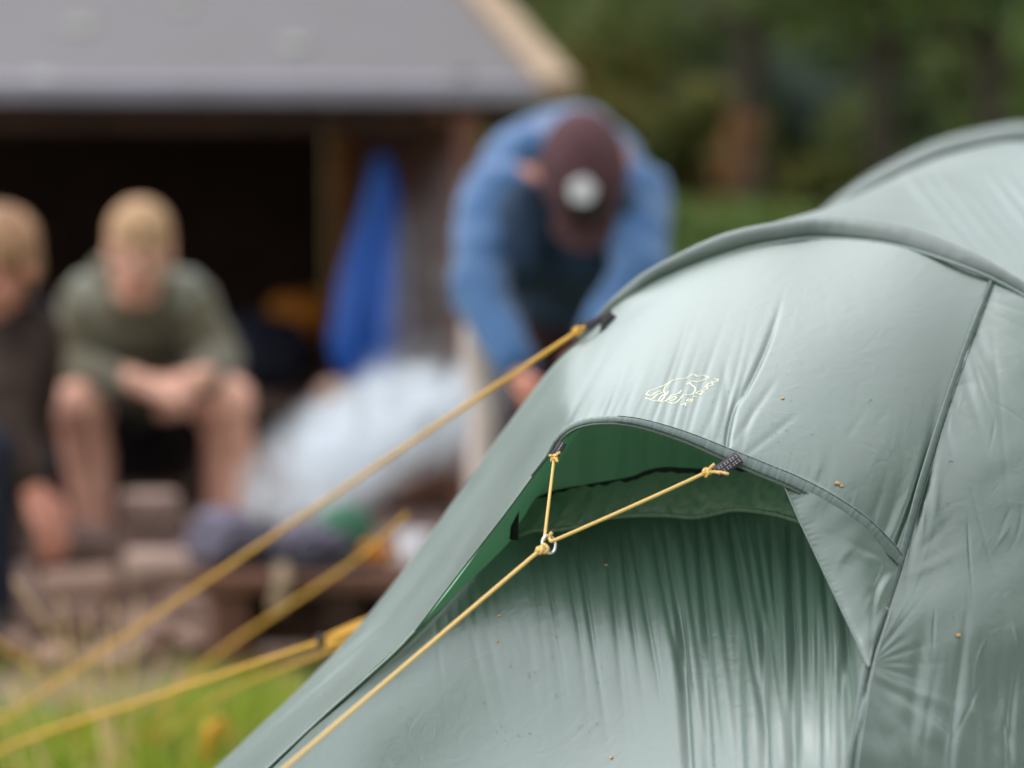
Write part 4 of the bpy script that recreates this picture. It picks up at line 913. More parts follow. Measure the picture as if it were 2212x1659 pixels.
# right panel between the zip seam and the arch
AIN = [(2145, 600, 2.33), (2330, 715, 2.28), (2480, 880, 2.26), (2600, 1150, 2.25), (2660, 1400, 2.24), (2700, 1600, 2.23), (2730, 1800, 2.22), (2760, 2000, 2.21), (2800, 2250, 2.20), g0(2850, 2.18)]
def lerp3(a, b, f, bulge=0.0): return tuple(a[k]+(b[k]-a[k])*f-(bulge if k == 2 else 0) for k in range(3))
RP = []
for f, bl in ((0, 0), (.12, .002), (.3, .012), (.55, .025), (.8, .02), (1, 0)):
    RP.append([lerp3(SEAM[i], AIN[i], f, bl*min(1, i/3)) for i in range(10)])
RP[0] = SEAM
RP[1] = [(x, y, d) for x, y, d in RP[1]]
def r_disp(px, py, u, v):
    r = np.random.default_rng(9); d = 0.0022*wav(px, py, 21, 300, .2, 1.6)+.0007*wav(px, py, 22, 110, 1.2, 2)
    # creases off the top corner
    for k in range(9):
        a = .15+k*.13; d = d+ridge(px, py, (2140-k*4, 625+k*22), (2140-k*4+150*math.cos(a), 625+k*22+150*math.sin(a)), 5.5, r.uniform(-.0011, -.0004), 4, .6)
    for (x0, y0, x1, y1, w_, am) in ((2105, 720, 2212, 900, 12, -.0018), (2080, 800, 2160, 1060, 11, -.0016), (2085, 770, 2185, 990, 10, .0008), (2050, 870, 2135, 990, 9, -.0013), (2040, 900, 2075, 1010, 8, -.001),
                                    (2020, 985, 2005, 1200, 10, -.0014), (2004, 1030, 1958, 1260, 9, -.0055), (2024, 1040, 1990, 1230, 9, .0010), (2020, 1060, 2050, 1260, 12, .0006), (2150, 780, 2190, 1250, 7, -.0006), (2100, 1060, 2180, 1330, 5, -.0004),
                                    (2065, 835, 2110, 830, 5, -.0006), (1985, 1190, 2080, 1090, 10, -.0007), (1975, 1240, 2120, 1150, 12, .0009)):
        d = d+ridge(px, py, (x0, y0), (x1, y1), w_, am, r.uniform(-8, 8), .5)
    # star of creases at the lower corner
    for k in range(13):
        a = -1.05+k*.16; L = r.uniform(90, 190)
        d = d+ridge(px, py, (1888, 1420+k*2), (1888+L*math.cos(a), 1420+L*math.sin(a)), 4.5+k*.2, -r.uniform(.0006, .0016)*(1 if k % 2 else -.5), 0, .8)
    for k in range(7):
        a = .35+k*.17; d = d+ridge(px, py, (1868, 1450), (1868+330*math.cos(a), 1450+330*math.sin(a)), 11+3*k, -.0022*(1 if k % 2 else -.8), 6, .6)
    for k in range(11):
        x0 = 1985+k*34+r.uniform(-14, 14); d = d+ridge(px, py, (x0, 1470+r.uniform(-90, 90)), (x0+r.uniform(-40, 30), 1850), r.uniform(8, 19), -r.uniform(.0005, .0045), r.uniform(-12, 12), .8)
    for k in range(34):
        x0 = r.uniform(1960, 2250); y0 = r.uniform(700, 1600); a = r.uniform(.6, 2.2); L = r.uniform(60, 180)
        d = d+ridge(px, py, (x0, y0), (x0+L*math.cos(a), y0+L*math.sin(a)), 3.5, r.uniform(-.0009, .0006), r.uniform(-8, 8), .5)
    return d*np.clip(v*40, 0, 1)*np.clip((1-v)*20, 0, 1)
rpV, s_ = patch(RP, 420, 330, r_disp)
rpV[0] = cr_eval(WA(SEAM), np.linspace(0, 9, rpV.shape[1]))
rp_me = grid_obj_data('side_panel', rpV, M['fly'], flip=not (s_ > 0)); part('side_panel', rp_me, tent)

# door panel under the hood
DR = [
 [(895, 1364, 2.262), (1000, 1268, 2.285), (1105, 1164, 2.31), (1250, 1132, 2.315), (1420, 1100, 2.315), (1580, 1088, 2.305), (1720, 1100, 2.28), (1905, 1190, 2.20)],
 [(740, 1505, 2.27), (905, 1440, 2.26), (1060, 1390, 2.25), (1230, 1370, 2.232), (1400, 1360, 2.205), (1560, 1370, 2.165), (1720, 1390, 2.115), (1890, 1420, 2.055)],
 [(578, 1659, 2.28), (760, 1659, 2.24), (950, 1659, 2.212), (1130, 1659, 2.178), (1320, 1659, 2.135), (1500, 1659, 2.075), (1670, 1659, 2.01), (1840, 1659, 1.942)],
 [(230, 2000, 2.33), (460, 2050, 2.25), (720, 2090, 2.17), (970, 2120, 2.09), (1200, 2150, 2.01), (1420, 2160, 1.96), (1610, 2160, 1.93), (1798, 2150, 1.89)],
 [g0(-80, 2.36), g0(250, 2.27), g0(560, 2.18), g0(850, 2.09), g0(1120, 2.0), g0(1370, 1.94), g0(1580, 1.90), g0(1782, 1.86)]]
def door_disp(px, py, u, v):
    r = np.random.default_rng(5); d = 0.0015*wav(px, py, 31, 260, .1, 2.0)*np.clip(v*4, 0, 1)
    xs = list(np.arange(1130, 1800, 33))
    for k, x0 in enumerate(xs):
        x0 = x0+r.uniform(-9, 9); y0 = 1165-min(60, max(0, (x0-1130)*.14)); t = (x0-1130)/670
        L = 340+330*min(1, t*1.7)+r.uniform(-60, 60) if k % 2 else 260+400*t
        sl = .16+.05*math.sin(k)-.10*max(0, t-.6)/.4
        am = -(.0022+.0034*min(1, t*1.6))*r.uniform(.6, 1.25); wd = r.uniform(8, 13)+6*min(1, t*1.4)
        bw_ = r.uniform(-6, 6); d = d+ridge(px, py, (x0, y0-40), (x0+L*sl, y0+L), wd*1.3, am*.6, bw_, .55)+ridge(px, py, (x0, y0-40), (x0+L*sl, y0+L), wd*.5, am*1.0, bw_, .5)
        if k % 2: d = d+ridge(px, py, (x0+22, y0-30), (x0+22+L*sl, y0+L*.8), wd*.8, -am*.35, 0, .7)
    for k in range(7):
        x0 = 1460+k*62+r.uniform(-8, 8); d = d+ridge(px, py, (x0, 1330), (x0+40-k*8, 1900), r.uniform(10, 15), -r.uniform(.004, .008), 6, .3)
    for k in range(10):
        x0 = 1000+k*48+r.uniform(-15, 15); d = d+ridge(px, py, (x0, 1330), (x0+r.uniform(20, 60), 1330+r.uniform(160, 330)), r.uniform(6, 11), -r.uniform(.0005, .0018), r.uniform(-6, 6), .8)
    for k in range(5):    # tension creases to the lower right corner of the hood gusset
        x0 = 1740+k*22; d = d+ridge(px, py, (x0, 1330+k*20), (x0+6+k*3, 1860), 9, -.0035, 0, .5)
    for k in range(12):
        x0 = 940+k*24; y0 = 1330-k*14; d = d+ridge(px, py, (x0, y0), (x0+20+k, y0+r.uniform(90, 200)), r.uniform(5, 9), -r.uniform(.0006, .0018), 0, .7)
    return d*np.clip(v*25, 0, 1)*np.clip(u*30, 0, 1)*np.clip((1-u)*40, 0, 1)
drV, s_ = patch(DR, 520, 330, door_disp, None)
dr_me = grid_obj_data('door_panel', drV, M['fly'], flip=not (s_ > 0)); part('door_panel', dr_me, tent)

# gusset triangle between hood binding, free edge and zip seam
T1 = (1690, 1038, 2.142)
free = [T1, (1725, 1120, 2.125), (1770, 1215, 2.105), (1815, 1310, 2.08), (1853, 1390, 2.055), (1876, 1440, 2.036)]
sea = [(1946, 1210, 2.137), (1932, 1255, 2.118), (1916, 1305, 2.098), (1900, 1350, 2.076), (1886, 1395, 2.055), (1878, 1442, 2.034)]
GS = []
for f in (0, .33, .66, 1):
    row = []
    for i in range(6):
        p = lerp3(free[i], sea[i], f, .012*math.sin(f*math.pi)*(1-i/5))
        if i == 0: p = (p[0], p[1]-22*math.sin(f*math.pi), p[2])
        row.append(p)
    GS.append(row)
def g_disp(px, py, u, v):
    r = np.random.default_rng(8); d = .0012*wav(px, py, 41, 90, .9, 2.2)
    for k in range(34):
        t = k/33; x0 = 1700+t*165; y0 = 1060+t*370; L = r.uniform(14, 42)*(1-t*.4)
        d = d+ridge(px, py, (x0-4, y0), (x0+L*.9, y0-L*.35), 3.6, -r.uniform(.0006, .0015), 0, .7)
    for (a, b, w_, am) in (((1930, 1225), (1800, 1190), 10, .0010), ((1930, 1230), (1850, 1330), 9, -.0016), ((1925, 1235), (1865, 1400), 8, .0016), ((1930, 1225), (1780, 1150), 8, -.0010), ((1905, 1240), (1880, 1400), 7, -.002), ((1830, 1190), (1800, 1260), 9, .0009)):
        d = d+ridge(px, py, a, b, w_, am, 6, .6)
    return d*np.clip(np.minimum(v, 1-v)*25, 0.12, 1)
gsV, s_ = patch(GS, 170, 110, g_disp)
part('hood_gusset', grid_obj_data('hood_gusset', gsV, M['fly'], flip=not (s_ > 0)), tent)

# hood inside, left
IL = [[(1218, 938, 2.187), (1196, 968, 2.203), (1150, 1030, 2.214), (1090, 1111, 2.227), (990, 1240, 2.245), (897, 1363, 2.262)],
      [(1228, 945, 2.26), (1192, 990, 2.27), (1150, 1060, 2.268), (1098, 1140, 2.268), (1025, 1225, 2.262), (897, 1364, 2.263)],
      [(1262, 918, 2.35), (1215, 985, 2.345), (1160, 1075, 2.335), (1104, 1168, 2.312), (1000, 1270, 2.285), (897, 1366, 2.264)]]
patch_obj('hood_inside', IL, 120, 40, M['fly_in'], tent, lambda px, py, u, v: .0018*wav(px, py, 51, 90, .9, 3))
# back wall seen through the opening
BW = [[(1180, 850, 2.40), (1340, 820, 2.42), (1500, 860, 2.42), (1660, 930, 2.40), (1830, 1010, 2.36)],
      [(1160, 960, 2.385), (1330, 940, 2.40), (1490, 960, 2.40), (1650, 1000, 2.37), (1800, 1060, 2.33)],
      [(1125, 1110, 2.335), (1300, 1085, 2.345), (1470, 1065, 2.345), (1640, 1065, 2.33), (1800, 1110, 2.29)],
      [(1100, 1250, 2.36), (1300, 1230, 2.38), (1470, 1220, 2.38), (1640, 1220, 2.36), (1800, 1230, 2.32)]]
def bw_disp(px, py, u, v):
    d = 0
    for x0, dx, a in ((1250, 0, -.004), (1320, 30, -.005), (1378, 10, -.006), (1440, 8, -.006), (1520, -30, -.007), (1600, 20, -.005), (1285, 10, .003)):
        d = d+ridge(px, py, (x0+dx, 880), (x0, 1120), 13, a, 0, .3)
    return d
patch_obj('vent_wall', BW, 160, 90, M['inner'], tent, bw_disp)
band_px = [(1128, 1092, 2.328), (1180, 1070, 2.325), (1215, 1060, 2.322), (1300, 1046, 2.32), (1365, 1035, 2.318), (1400, 1022, 2.318), (1440, 1016, 2.316), (1520, 1020, 2.31), (1600, 1016, 2.30), (1680, 1030, 2.28), (1780, 1060, 2.25)]
strip('mesh_band', curve(WA(band_px), 140), np.interp(np.linspace(0, 1, 140), [0, .3, .5, 1], [.0035, .0050, .0070, .0070]), (0, -1, .3), M['black'], tent, .001, pucker=.0004)
strip('mesh_edge', curve(WA([(1131, 1042, 2.262), (1118, 1080, 2.265), (1112, 1130, 2.27), (1110, 1166, 2.275)]), 50), np.interp(np.linspace(0, 1, 50), [0, .3, .8, 1], [.001, .0055, .0075, .009]), (-.3, -1, .2), M['black'], tent, .001)
# flap with gathered hem
hem = [(1106, 1164, 2.292), (1150, 1149, 2.285), (1205, 1147, 2.28), (1262, 1137, 2.275), (1310, 1122, 2.275), (1370, 1116, 2.28), (1440, 1116, 2.275), (1500, 1120, 2.27), (1545, 1112, 2.265), (1585, 1104, 2.258), (1640, 1108, 2.245), (1690, 1118, 2.23), (1745, 1135, 2.21)]
bnd = [(1122, 1096, 2.324), (1165, 1077, 2.322), (1215, 1062, 2.319), (1262, 1053, 2.318), (1310, 1046, 2.317), (1370, 1036, 2.316), (1410, 1022, 2.315), (1470, 1020, 2.311), (1530, 1022, 2.306), (1585, 1020, 2.298), (1640, 1024, 2.285), (1700, 1036, 2.265), (1780, 1064, 2.24)]
FL = [[(a[0], a[1]-4, a[2]+.004) for a in bnd], [lerp3(a, b, .4, .006) for a, b in zip(bnd, hem)], [lerp3(a, b, .75, .006) for a, b in zip(bnd, hem)], hem]
def fl_disp(px, py, u, v):
    r = np.random.default_rng(4); d = .0042*wav(px, py, 61, 60, .5, 1.6)+.0016*wav(px, py, 62, 24, .9, 1.6)
    for k in range(46):
        t = k/45; x0 = 1120+t*600; y0 = np.interp(x0, [h[0] for h in hem], [h[1] for h in hem]); L = r.uniform(12, 34)
        d = d+ridge(px, py, (x0, y0+3), (x0+r.uniform(-5, 14), y0-L), 3.4, -r.uniform(.0008, .0022), 0, .7)
    return d
patch_obj('vent_flap', FL, 300, 60, M['flap'], tent, fl_disp)
strip('flap_hem', curve(WA([(x, y-3, d-.003) for x, y, d in hem]), 420), .0046, (0, -1, .2), M['flap'], tent, .0014, pucker=.0009, pk=900, seed=3)

# tapes: hood binding, arch sleeves, zip seam, left seam
hb = [(1150, 1028, 2.210), (1186, 980, 2.200), (1203, 951, 2.192), (1225, 928, 2.184), (1258, 913, 2.176), (1300, 907, 2.168), (1345, 908, 2.162), (1400, 918, 2.157), (1480, 943, 2.151), (1560, 976, 2.146), (1640, 1010, 2.142), (1720, 1043, 2.139), (1800, 1086, 2.136), (1870, 1135, 2.134), (1915, 1180, 2.133), (1946, 1214, 2.133)]
hbw = curve(WA(hb), 900); tt = np.linspace(0, 1, 900)
strip('hood_binding', hbw, np.interp(tt, [0, .07, .14, .25, .45, .6, .8, .97, 1], [.003, .005, .0075, .0075, .0105, .0140, .0150, .0150, .011]), (-.05, -.75, .65), M['tape'], tent, .0018, 9, pucker=.00048, pk=540, off=.0006)
low = np.interp(tt, [0, .07, .14, .25, .45, .6, .8, .97, 1], [.003, .005, .0075, .0075, .0105, .0140, .0150, .0150, .011])
T_ = np.gradient(hbw, axis=0); T_ /= np.linalg.norm(T_, axis=1, keepdims=True); S_ = np.cross(T_, np.array([-.05, -.75, .65])); S_ /= np.linalg.norm(S_, axis=1, keepdims=True)
sgn = 1 if S_[400][2] < 0 else -1
edge = hbw+S_*sgn*(low*.5)[:, None]
strip('binding_fold', edge[60:650]+np.array([0, -.0006, -.0006]), .0022, (0, -.95, .1), M['sleeve'], tent, .0006, 5, pucker=.0002, pk=900)
strip('stitch_line', (hbw-S_*sgn*(low*.40)[:, None])[250:]+np.array([0, -.0016, .0012]), .0006, (0, -.7, .7), M['thread'], tent, .0002, 3, pucker=.0002, pk=1500, thick=.0002)
strip('stitch_line', (hbw+S_*sgn*(low*.40)[:, None])[250:]+np.array([0, -.0016, .0012]), .0006, (0, -.7, .7), M['thread'], tent, .0002, 3, pucker=.0002, pk=1500, thick=.0002)
# keeper stitched across the binding at the right webbing loop
kp = hbw[int(900*.60)]
# arch sleeve A
AOUT = [(1230, 770, 2.60), (1296, 680, 2.55), (1345, 630, 2.525), (1410, 582, 2.50), (1550, 512, 2.475), (1690, 480, 2.46), (1800, 474, 2.45), (1950, 492, 2.42), (2100, 552, 2.38), (2212, 620, 2.345), (2345, 700, 2.31), (2500, 860, 2.29), (2630, 1130, 2.28), (2705, 1450, 2.27), (2765, 1950, 2.24), g0(2865, 2.21)]
AIN2 = [(1262, 780, 2.595), (1318, 690, 2.53), (1370, 641, 2.50), (1440, 598, 2.483), (1590, 541, 2.455), (1700, 518, 2.44), (1790, 512, 2.43), (1935, 527, 2.39), (2080, 572, 2.345), (2200, 628, 2.318), (2330, 713, 2.28), (2480, 880, 2.26), (2600, 1150, 2.25), (2675, 1480, 2.235), (2755, 1980, 2.21), g0(2850, 2.18)]
def sleeve(name, a, b, m, parent, h=.011, n=420, puck=.0):
    A, B = cr_eval(WA(a), np.linspace(0, len(a)-1, n)), cr_eval(WA(b), np.linspace(0, len(b)-1, n)); V = []
    C = np.array([W(2000, 1500, 3)[i] for i in range(3)])
    mid = (A+B)/2; out = mid-np.array([mid[:, 0].mean(), 0, mid[:, 2].mean()-.5]); out[:, 1] = 0; out /= np.linalg.norm(out, axis=1, keepdims=True)
    out = out*.75+np.array([0, -.65, 0]); r = np.random.default_rng(2)
    s = np.linspace(0, 1, n)
    for j in range(11):
        q = j/10; pk_ = puck*sum(np.sin(s*f+q*k) for k, f in enumerate((310, 417, 190)))/3
        V.append(A*(1-q)+B*q+out*(h*math.sin(math.pi*q)**.7+pk_)[:, None] if False else A*(1-q)+B*q+out*((h*math.sin(math.pi*q)**.7)+pk_)[:, None])
    for q in (1, 0): V.append(A*(1-q)+B*q+np.array([0, .006, -.006]))
    return part(name, grid_obj_data(name, np.stack(V, 1), m, closed=True), parent)
sleeve('pole_sleeve', AOUT, AIN2, M['sleeve'], tent, .010, puck=.0002)
sm_ = cr_eval(WA([(x, y+3, d-.004) for x, y, d in AIN2]), np.linspace(0, len(AIN2)-1, 700))
strip('sleeve_seam', sm_, .0048, (0, -.7, .7), M['tape'], tent, .0012, 5, pucker=.0003, pk=700)
# body between the arches and far arch
BIN = [g0(1150, 3.2), (1240, 1700, 3.17), (1350, 1250, 3.13), (1480, 920, 3.1), (1640, 660, 3.07), (1760, 520, 3.04), (1860, 432, 3.02), (2000, 352, 2.99), (2110, 318, 2.97), (2212, 304, 2.95), (2380, 318, 2.92), (2600, 400, 2.88), (2800, 600, 2.84), (2930, 950, 2.8), (3010, 1450, 2.76), g0(3050, 2.73)]
BOUT = [g0(1135, 3.24), (1222, 1690, 3.21), (1330, 1235, 3.17), (1455, 900, 3.14), (1612, 636, 3.11), (1735, 496, 3.08), (1838, 404, 3.06), (1985, 326, 3.03), (2100, 292, 3.01), (2212, 276, 2.99), (2385, 288, 2.96), (2612, 372, 2.92), (2820, 580, 2.88), (2952, 940, 2.84), (3030, 1445, 2.8), g0(3070, 2.77)]
AB = [g0(-60, 2.78), (300, 2000, 2.74), (640, 1640, 2.72), (920, 1340, 2.70), (1090, 1080, 2.68), (1230, 790, 2.62), (1300, 684, 2.56), (1410, 586, 2.51), (1600, 500, 2.475), (1800, 478, 2.455), (1990, 508, 2.415), (2212, 624, 2.35), (2400, 760, 2.30), (2560, 980, 2.28), (2700, 1500, 2.25), g0(2850, 2.20)]
def sag(a, b, f, s): return tuple(a[k]+(b[k]-a[k])*f+(s if k == 1 else 0) for k in range(3))
BODY = [AB, [sag(a, b, .33, 14) for a, b in zip(AB, BIN)], [sag(a, b, .66, 14) for a, b in zip(AB, BIN)], BIN]
def body_disp(px, py, u, v):
    r = np.random.default_rng(6); d = .002*wav(px, py, 71, 200, .8, 2)
    for k in range(13):
        x0 = 1955+k*38; y0 = 372+k*4; d = d+ridge(px, py, (x0, y0), (x0+180, y0+205), r.uniform(9, 15), -r.uniform(.0015, .0045), 5, .4)
    return d*np.clip(np.minimum(v, 1-v)*20, 0, 1)
patch_obj('roof_panel', BODY, 420, 140, M['fly'], tent, body_disp)
sleeve('pole_sleeve', BOUT, BIN, M['sleeve'], tent, .012)
REAR = [[tuple(a) for a in BOUT]]
C2 = [(x*.9+230, y*.93+40 if y < 2000 else y, d+.75) for x, y, d in BOUT]; C2[0] = g0(1270, 4.0); C2[-1] = g0(2990, 3.5)
C3 = [(x*.25+1640, y*.35+560 if y < 2000 else y, d+1.25) for x, y, d in BOUT]; C3[0] = g0(1900, 4.5); C3[-1] = g0(2300, 4.2)
patch_obj('rear_panel', [BOUT, [sag(a, b, .5, 8) for a, b in zip(BOUT, C2)], C2, C3], 160, 60, M['fly'], tent)

# zip seam tapes
z1 = seam_part(0, 9, 900)
k3 = int(900*.36)
nrm = (.35, -.85, .35)
strip('zip_flap', z1[:560], np.interp(np.linspace(0, 1, 560), [0, .1, .6, 1], [.0050, .0085, .0085, .0060]), nrm, M['tape'], tent, .0007, 7, pucker=.00035, pk=420, off=.0012)
dx = np.array([-.0036, 0, 0])
for dxx in (-.0030, .0030):
    strip('stitch_line', z1[:540]+np.array([dxx, -.0022, .0006]), .0006, nrm, M['thread'], tent, .0002, 3, pucker=.0002, pk=900, thick=.0002)
strip('zip_cord', z1[330:640]+np.array([.0052, -.002, 0]), .0028, nrm, M['tape'], tent, .0018, 5, pucker=.0003, pk=500, off=.0004)
strip('lower_seam', z1[540:], .006, (.2, -.9, .2), M['tape'], tent, .002, 7, pucker=.0006, pk=330, off=.0004)
# left seam
ls = cr_eval(WA([(x, y, d-.0015) for x, y, d in [(897, 1362, 2.26), (840, 1420, 2.265), (700, 1545, 2.272), (578, 1659, 2.28), (400, 1830, 2.305), (230, 2000, 2.33)]]), np.linspace(0, 5, 300))
strip('side_seam', ls, .0036, (-.5, -.7, .6), M['fly'], tent, .0010, 5, pucker=.0003, pk=300)
strip('stitch_line', ls+np.array([.0022, -.0008, -.0012]), .0006, (-.3, -.8, .5), M['thread'], tent, .0003, 3, pucker=.0002, pk=600, thick=.0002)
# inner lining edge line along the left free hood edge
strip('edge_binding', cr_eval(WA([(1196, 968, 2.199), (1150, 1030, 2.211), (1090, 1111, 2.223), (990, 1240, 2.242), (898, 1361, 2.259)]), np.linspace(0, 4, 500)), .0018, (-.4, -.8, .4), M['tape'], tent, .0008, 5, pucker=.0003, pk=900)
# free edge of gusset
strip('edge_binding', cr_eval(WA([(x, y, d-.001) for x, y, d in free]), np.linspace(0, 5, 200)), .0016, (.1, -.9, .4), M['fly'], tent, .0006, 5, pucker=.0002, pk=900)

# webbing loops
def web(pts, wd, stitches, n=30):
    P = curve(WA(pts), n); o = strip('webbing_loop', P, wd, (.1, -.9, .35), M['web'], tent, .0006, 5, thick=.0008)
    T = P[-1]-P[0]; T /= np.linalg.norm(T); S = np.cross(T, [.1, -.9, .35]); S /= np.linalg.norm(S); Nn = np.cross(S, T)
    mes = []
    for off in stitches:
        for f in np.linspace(.12, .85, 7):
            c = P[int(f*(n-1))]+S*off+Nn*.0013; mes.append(tube_data('s', [c-T*.0006, c+T*.0006], .00032, M['stitch'], 5))
    if mes:
        q = link('stitching', joinme('stitching', mes), o); q.location = (0, 0, 0)
web([(1598, 988, 2.137), (1580, 1000, 2.133), (1562, 1012, 2.131), (1546, 1022, 2.130)], .0115, (-.0030, -.0012, .0016, .0032))
web([(1216, 956, 2.186), (1210, 966, 2.182), (1203, 976, 2.18), (1196, 986, 2.18)], .0075, (0,))
web([(1322, 676, 2.475), (1300, 688, 2.47), (1280, 698, 2.468), (1258, 706, 2.466)], .009, ())
strip('webbing_gusset', curve(WA([(1320, 680, 2.468), (1306, 698, 2.455), (1298, 722, 2.445)]), 20), np.linspace(.012, .003, 20), (-.2, -.8, .5), M['black'], tent, .001, 5)

# projections on the fabric
def bvh(me): return BVHTree.FromPolygons([v.co.copy() for v in me.vertices], [tuple(p.vertices) for p in me.polygons])
BV = [bvh(us_me), bvh(dr_me), bvh(rp_me)]
O = Vector((0, 0, CAMH))
def hit(x, y, which=None):
    d = (W(x, y, 2)-O).normalized(); best = None
    for i, b in enumerate(BV):
        if which is not None and i not in which: continue
        loc, n, _, dist = b.ray_cast(O, d)
        if loc and (best is None or dist < best[2]): best = (loc, n if n.dot(d) < 0 else -n, dist)
    return best
def stroke(pts, wd, n=None, raise_=.00025):
    P = []; Nn = []
    L = sum(math.hypot(b[0]-a[0], b[1]-a[1]) for a, b in zip(pts, pts[1:])); n = n or max(4, int(L/2.5))
    q = np.linspace(0, 1, n); cum = np.concatenate([[0], np.cumsum([math.hypot(b[0]-a[0], b[1]-a[1]) for a, b in zip(pts, pts[1:])])]); cum /= cum[-1]
    for t in q:
        x = np.interp(t, cum, [p[0] for p in pts]); y = np.interp(t, cum, [p[1] for p in pts]); h = hit(x, y, (0,))
        P.append(tuple(h[0]+h[1]*raise_)); Nn.append(tuple(h[1]))
    P = np.array(P); Nn = np.array(Nn).mean(0)
    return strip('s', P, wd, Nn, M['logo'], None, .0002, 3, thick=.0002)
Z8 = lambda p: (1327.4+p[0]*.16671, 737.5+p[1]*.16671)
bear = [[(405, 690), (440, 650), (520, 620), (640, 575), (720, 530), (760, 505), (850, 490), (930, 480), (1000, 435), (1030, 430), (1070, 455), (1110, 455), (1150, 440), (1228, 470), (1190, 490), (1070, 530), (1020, 515), (960, 540), (935, 565)],
        [(970, 540), (1050, 605), (1050, 640), (1010, 690), (960, 700), (920, 690)], [(730, 530), (660, 590), (635, 640), (665, 690), (640, 740), (600, 775)],
        [(405, 690), (480, 705), (530, 670), (560, 655), (605, 645)], [(400, 735), (440, 750), (500, 745), (540, 700), (630, 660)],
        [(400, 735), (480, 760), (560, 780), (660, 778), (760, 810), (800, 800), (900, 690)], [(560, 775), (600, 720), (630, 690)], [(580, 780), (640, 740)],
        [(870, 635), (830, 680), (790, 685), (740, 700), (690, 750), (660, 778)], [(700, 770), (730, 735), (790, 710), (800, 740), (750, 770), (720, 770)], [(670, 700), (700, 650)]]
part('bear_print', joinme('bear_print', [stroke([Z8(p) for p in s], .00095) for s in bear]), tent)
GL = {'n': [[(0, 0), (0, .9), (.6, 1), (1, .8), (1, 0)]], 'o': [[(.2, 0), (0, .3), (0, .75), (.3, 1), (.8, 1), (1, .7), (1, .25), (.7, 0), (.2, 0)]], 'r': [[(0, 0), (0, .7), (.3, 1), (.9, 1)]],
      'd': [[(1, 1.45), (1, 0), (.3, 0), (0, .3), (0, .75), (.3, 1), (1, 1)]], 'i': [[(.5, 0), (.5, 1)]], 's': [[(0, 0), (.7, 0), (1, .25), (.8, .5), (.2, .5), (0, .75), (.3, 1), (1, 1)]], 'k': [[(0, 0), (0, 1.4)], [(1, 1), (.1, .5), (1, 0)]]}
let = []
for i, ch in enumerate('nordisk'):
    ox, oy = 1296-i*66, 488+i*51
    wds = .45 if ch == 'i' else 1
    for s in GL[ch]:  # one stroke each
        let.append(stroke([Z8((ox-48*a*1.0+62*b, oy+37*a*1.0+10*b)) for a, b in s], .00095))
part('lettering', joinme('lettering', let), tent)

# drops and seeds
def drops():
    r = np.random.default_rng(12); bm = bmesh.new()
    cl = [(1790, 1145, 60, 45, 30), (1650, 930, 40, 35, 18), (2050, 990, 12, 30, 9), (1035, 1520, 20, 15, 12), (1135, 1455, 30, 20, 8), (1270, 1560, 22, 18, 16), (1100, 1580, 35, 20, 14), (1700, 930, 90, 70, 30), (2000, 1100, 120, 160, 14), (1270, 1440, 120, 130, 26), (1500, 880, 160, 50, 10), (1700, 850, 160, 120, 12), (2130, 1250, 70, 150, 8), (860, 1560, 120, 60, 12)]
    for cx, cy, sx, sy, n in cl:
        for _ in range(n):
            h = hit(cx+r.normal()*sx*.6, cy+r.normal()*sy*.6)
            if not h: continue
            rad = .0004+.0007*r.uniform()**3
            bmesh.ops.create_uvsphere(bm, u_segments=8, v_segments=6, radius=rad, matrix=Matrix.Translation(h[0]+h[1]*rad*.3))
    for x, y, rad in ((2051, 868, .0022), (1881, 867, .0016), (2048, 1090, .0015), (2053, 1000, .0019), (1540, 870, .001), (1900, 1210, .001)):
        h = hit(x, y)
        if h: bmesh.ops.create_uvsphere(bm, u_segments=12, v_segments=8, radius=rad, matrix=Matrix.Translation(h[0]+h[1]*rad*.3))
    me = bpy.data.meshes.new('rain_drops'); bm.to_mesh(me); bm.free(); me.materials.append(M['drop'])
    for p in me.polygons: p.use_smooth = True
    o = link('rain_drops', me); o['kind'] = 'stuff'
drops()
sd_ = [(1691, 861, .0017), (1808, 1045, .0028), (1818, 1050, .0020), (1918, 1282, .0017), (1914, 1316, .0022), (2070, 1373, .0026), (1310, 1221, .0018), (1079, 1330, .0020), (1074, 1385, .0015), (700, 1500, .0018), (1321, 1637, .0020)]
for i, (x, y, rr) in enumerate(sd_):
    h = hit(x, y)
    if not h: continue
    me = blob('seed_husk', (0, 0, 0), (rr, rr*.7, rr*.4), M['seed'], i, .5, 2)
    o = link('seed_husk', me); o.location = h[0]+h[1]*rr*.3; o.rotation_euler = h[1].to_track_quat('Z', 'Y').to_euler()
    tag(o, 'tiny tan seed husk stuck to the wet green tent fabric', 'seed', 'seed husks on the tent')

# ------------------------------------------------------------------ guy lines
def cordcurve(a, b, n=60, sagv=0.0):
    a, b = np.array(a), np.array(b); t = np.linspace(0, 1, n)[:, None]
    return a*(1-t)+b*t-np.array([0, 0, 1])*sagv*4*t*(1-t)
def knot(name, c, d, size, rad, m, parent, seed=0, tails=()):
    c = Vector(c); d = Vector(d).normalized(); u = d.orthogonal().normalized(); v = d.cross(u); mes = []
    P = [c+u*size*.55*math.cos(t*2)*(1+.25*math.sin(3*t))+v*size*.55*math.sin(t*2)*(1+.25*math.sin(3*t))+d*size*.55*math.cos(3*t+.6) for t in np.linspace(0, 2*math.pi, 60)]
    mes.append(tube_data('k', P, rad, m, 8))
    P = [c+d*size*(.75-1.4*k/40)+(u*math.cos(k*.33+seed)+v*math.sin(k*.33+seed))*size*.42 for k in range(41)]
    mes.append(tube_data('k', P, rad*.9, m, 8))
    for tl in tails: mes.append(tube_data('k', curve([tuple(c), tuple(c.lerp(Vector(tl), .5)+Vector((0, -.001, .001))), tuple(tl)], 10), rad, m, 8))
    return part(name, joinme(name, mes), parent)
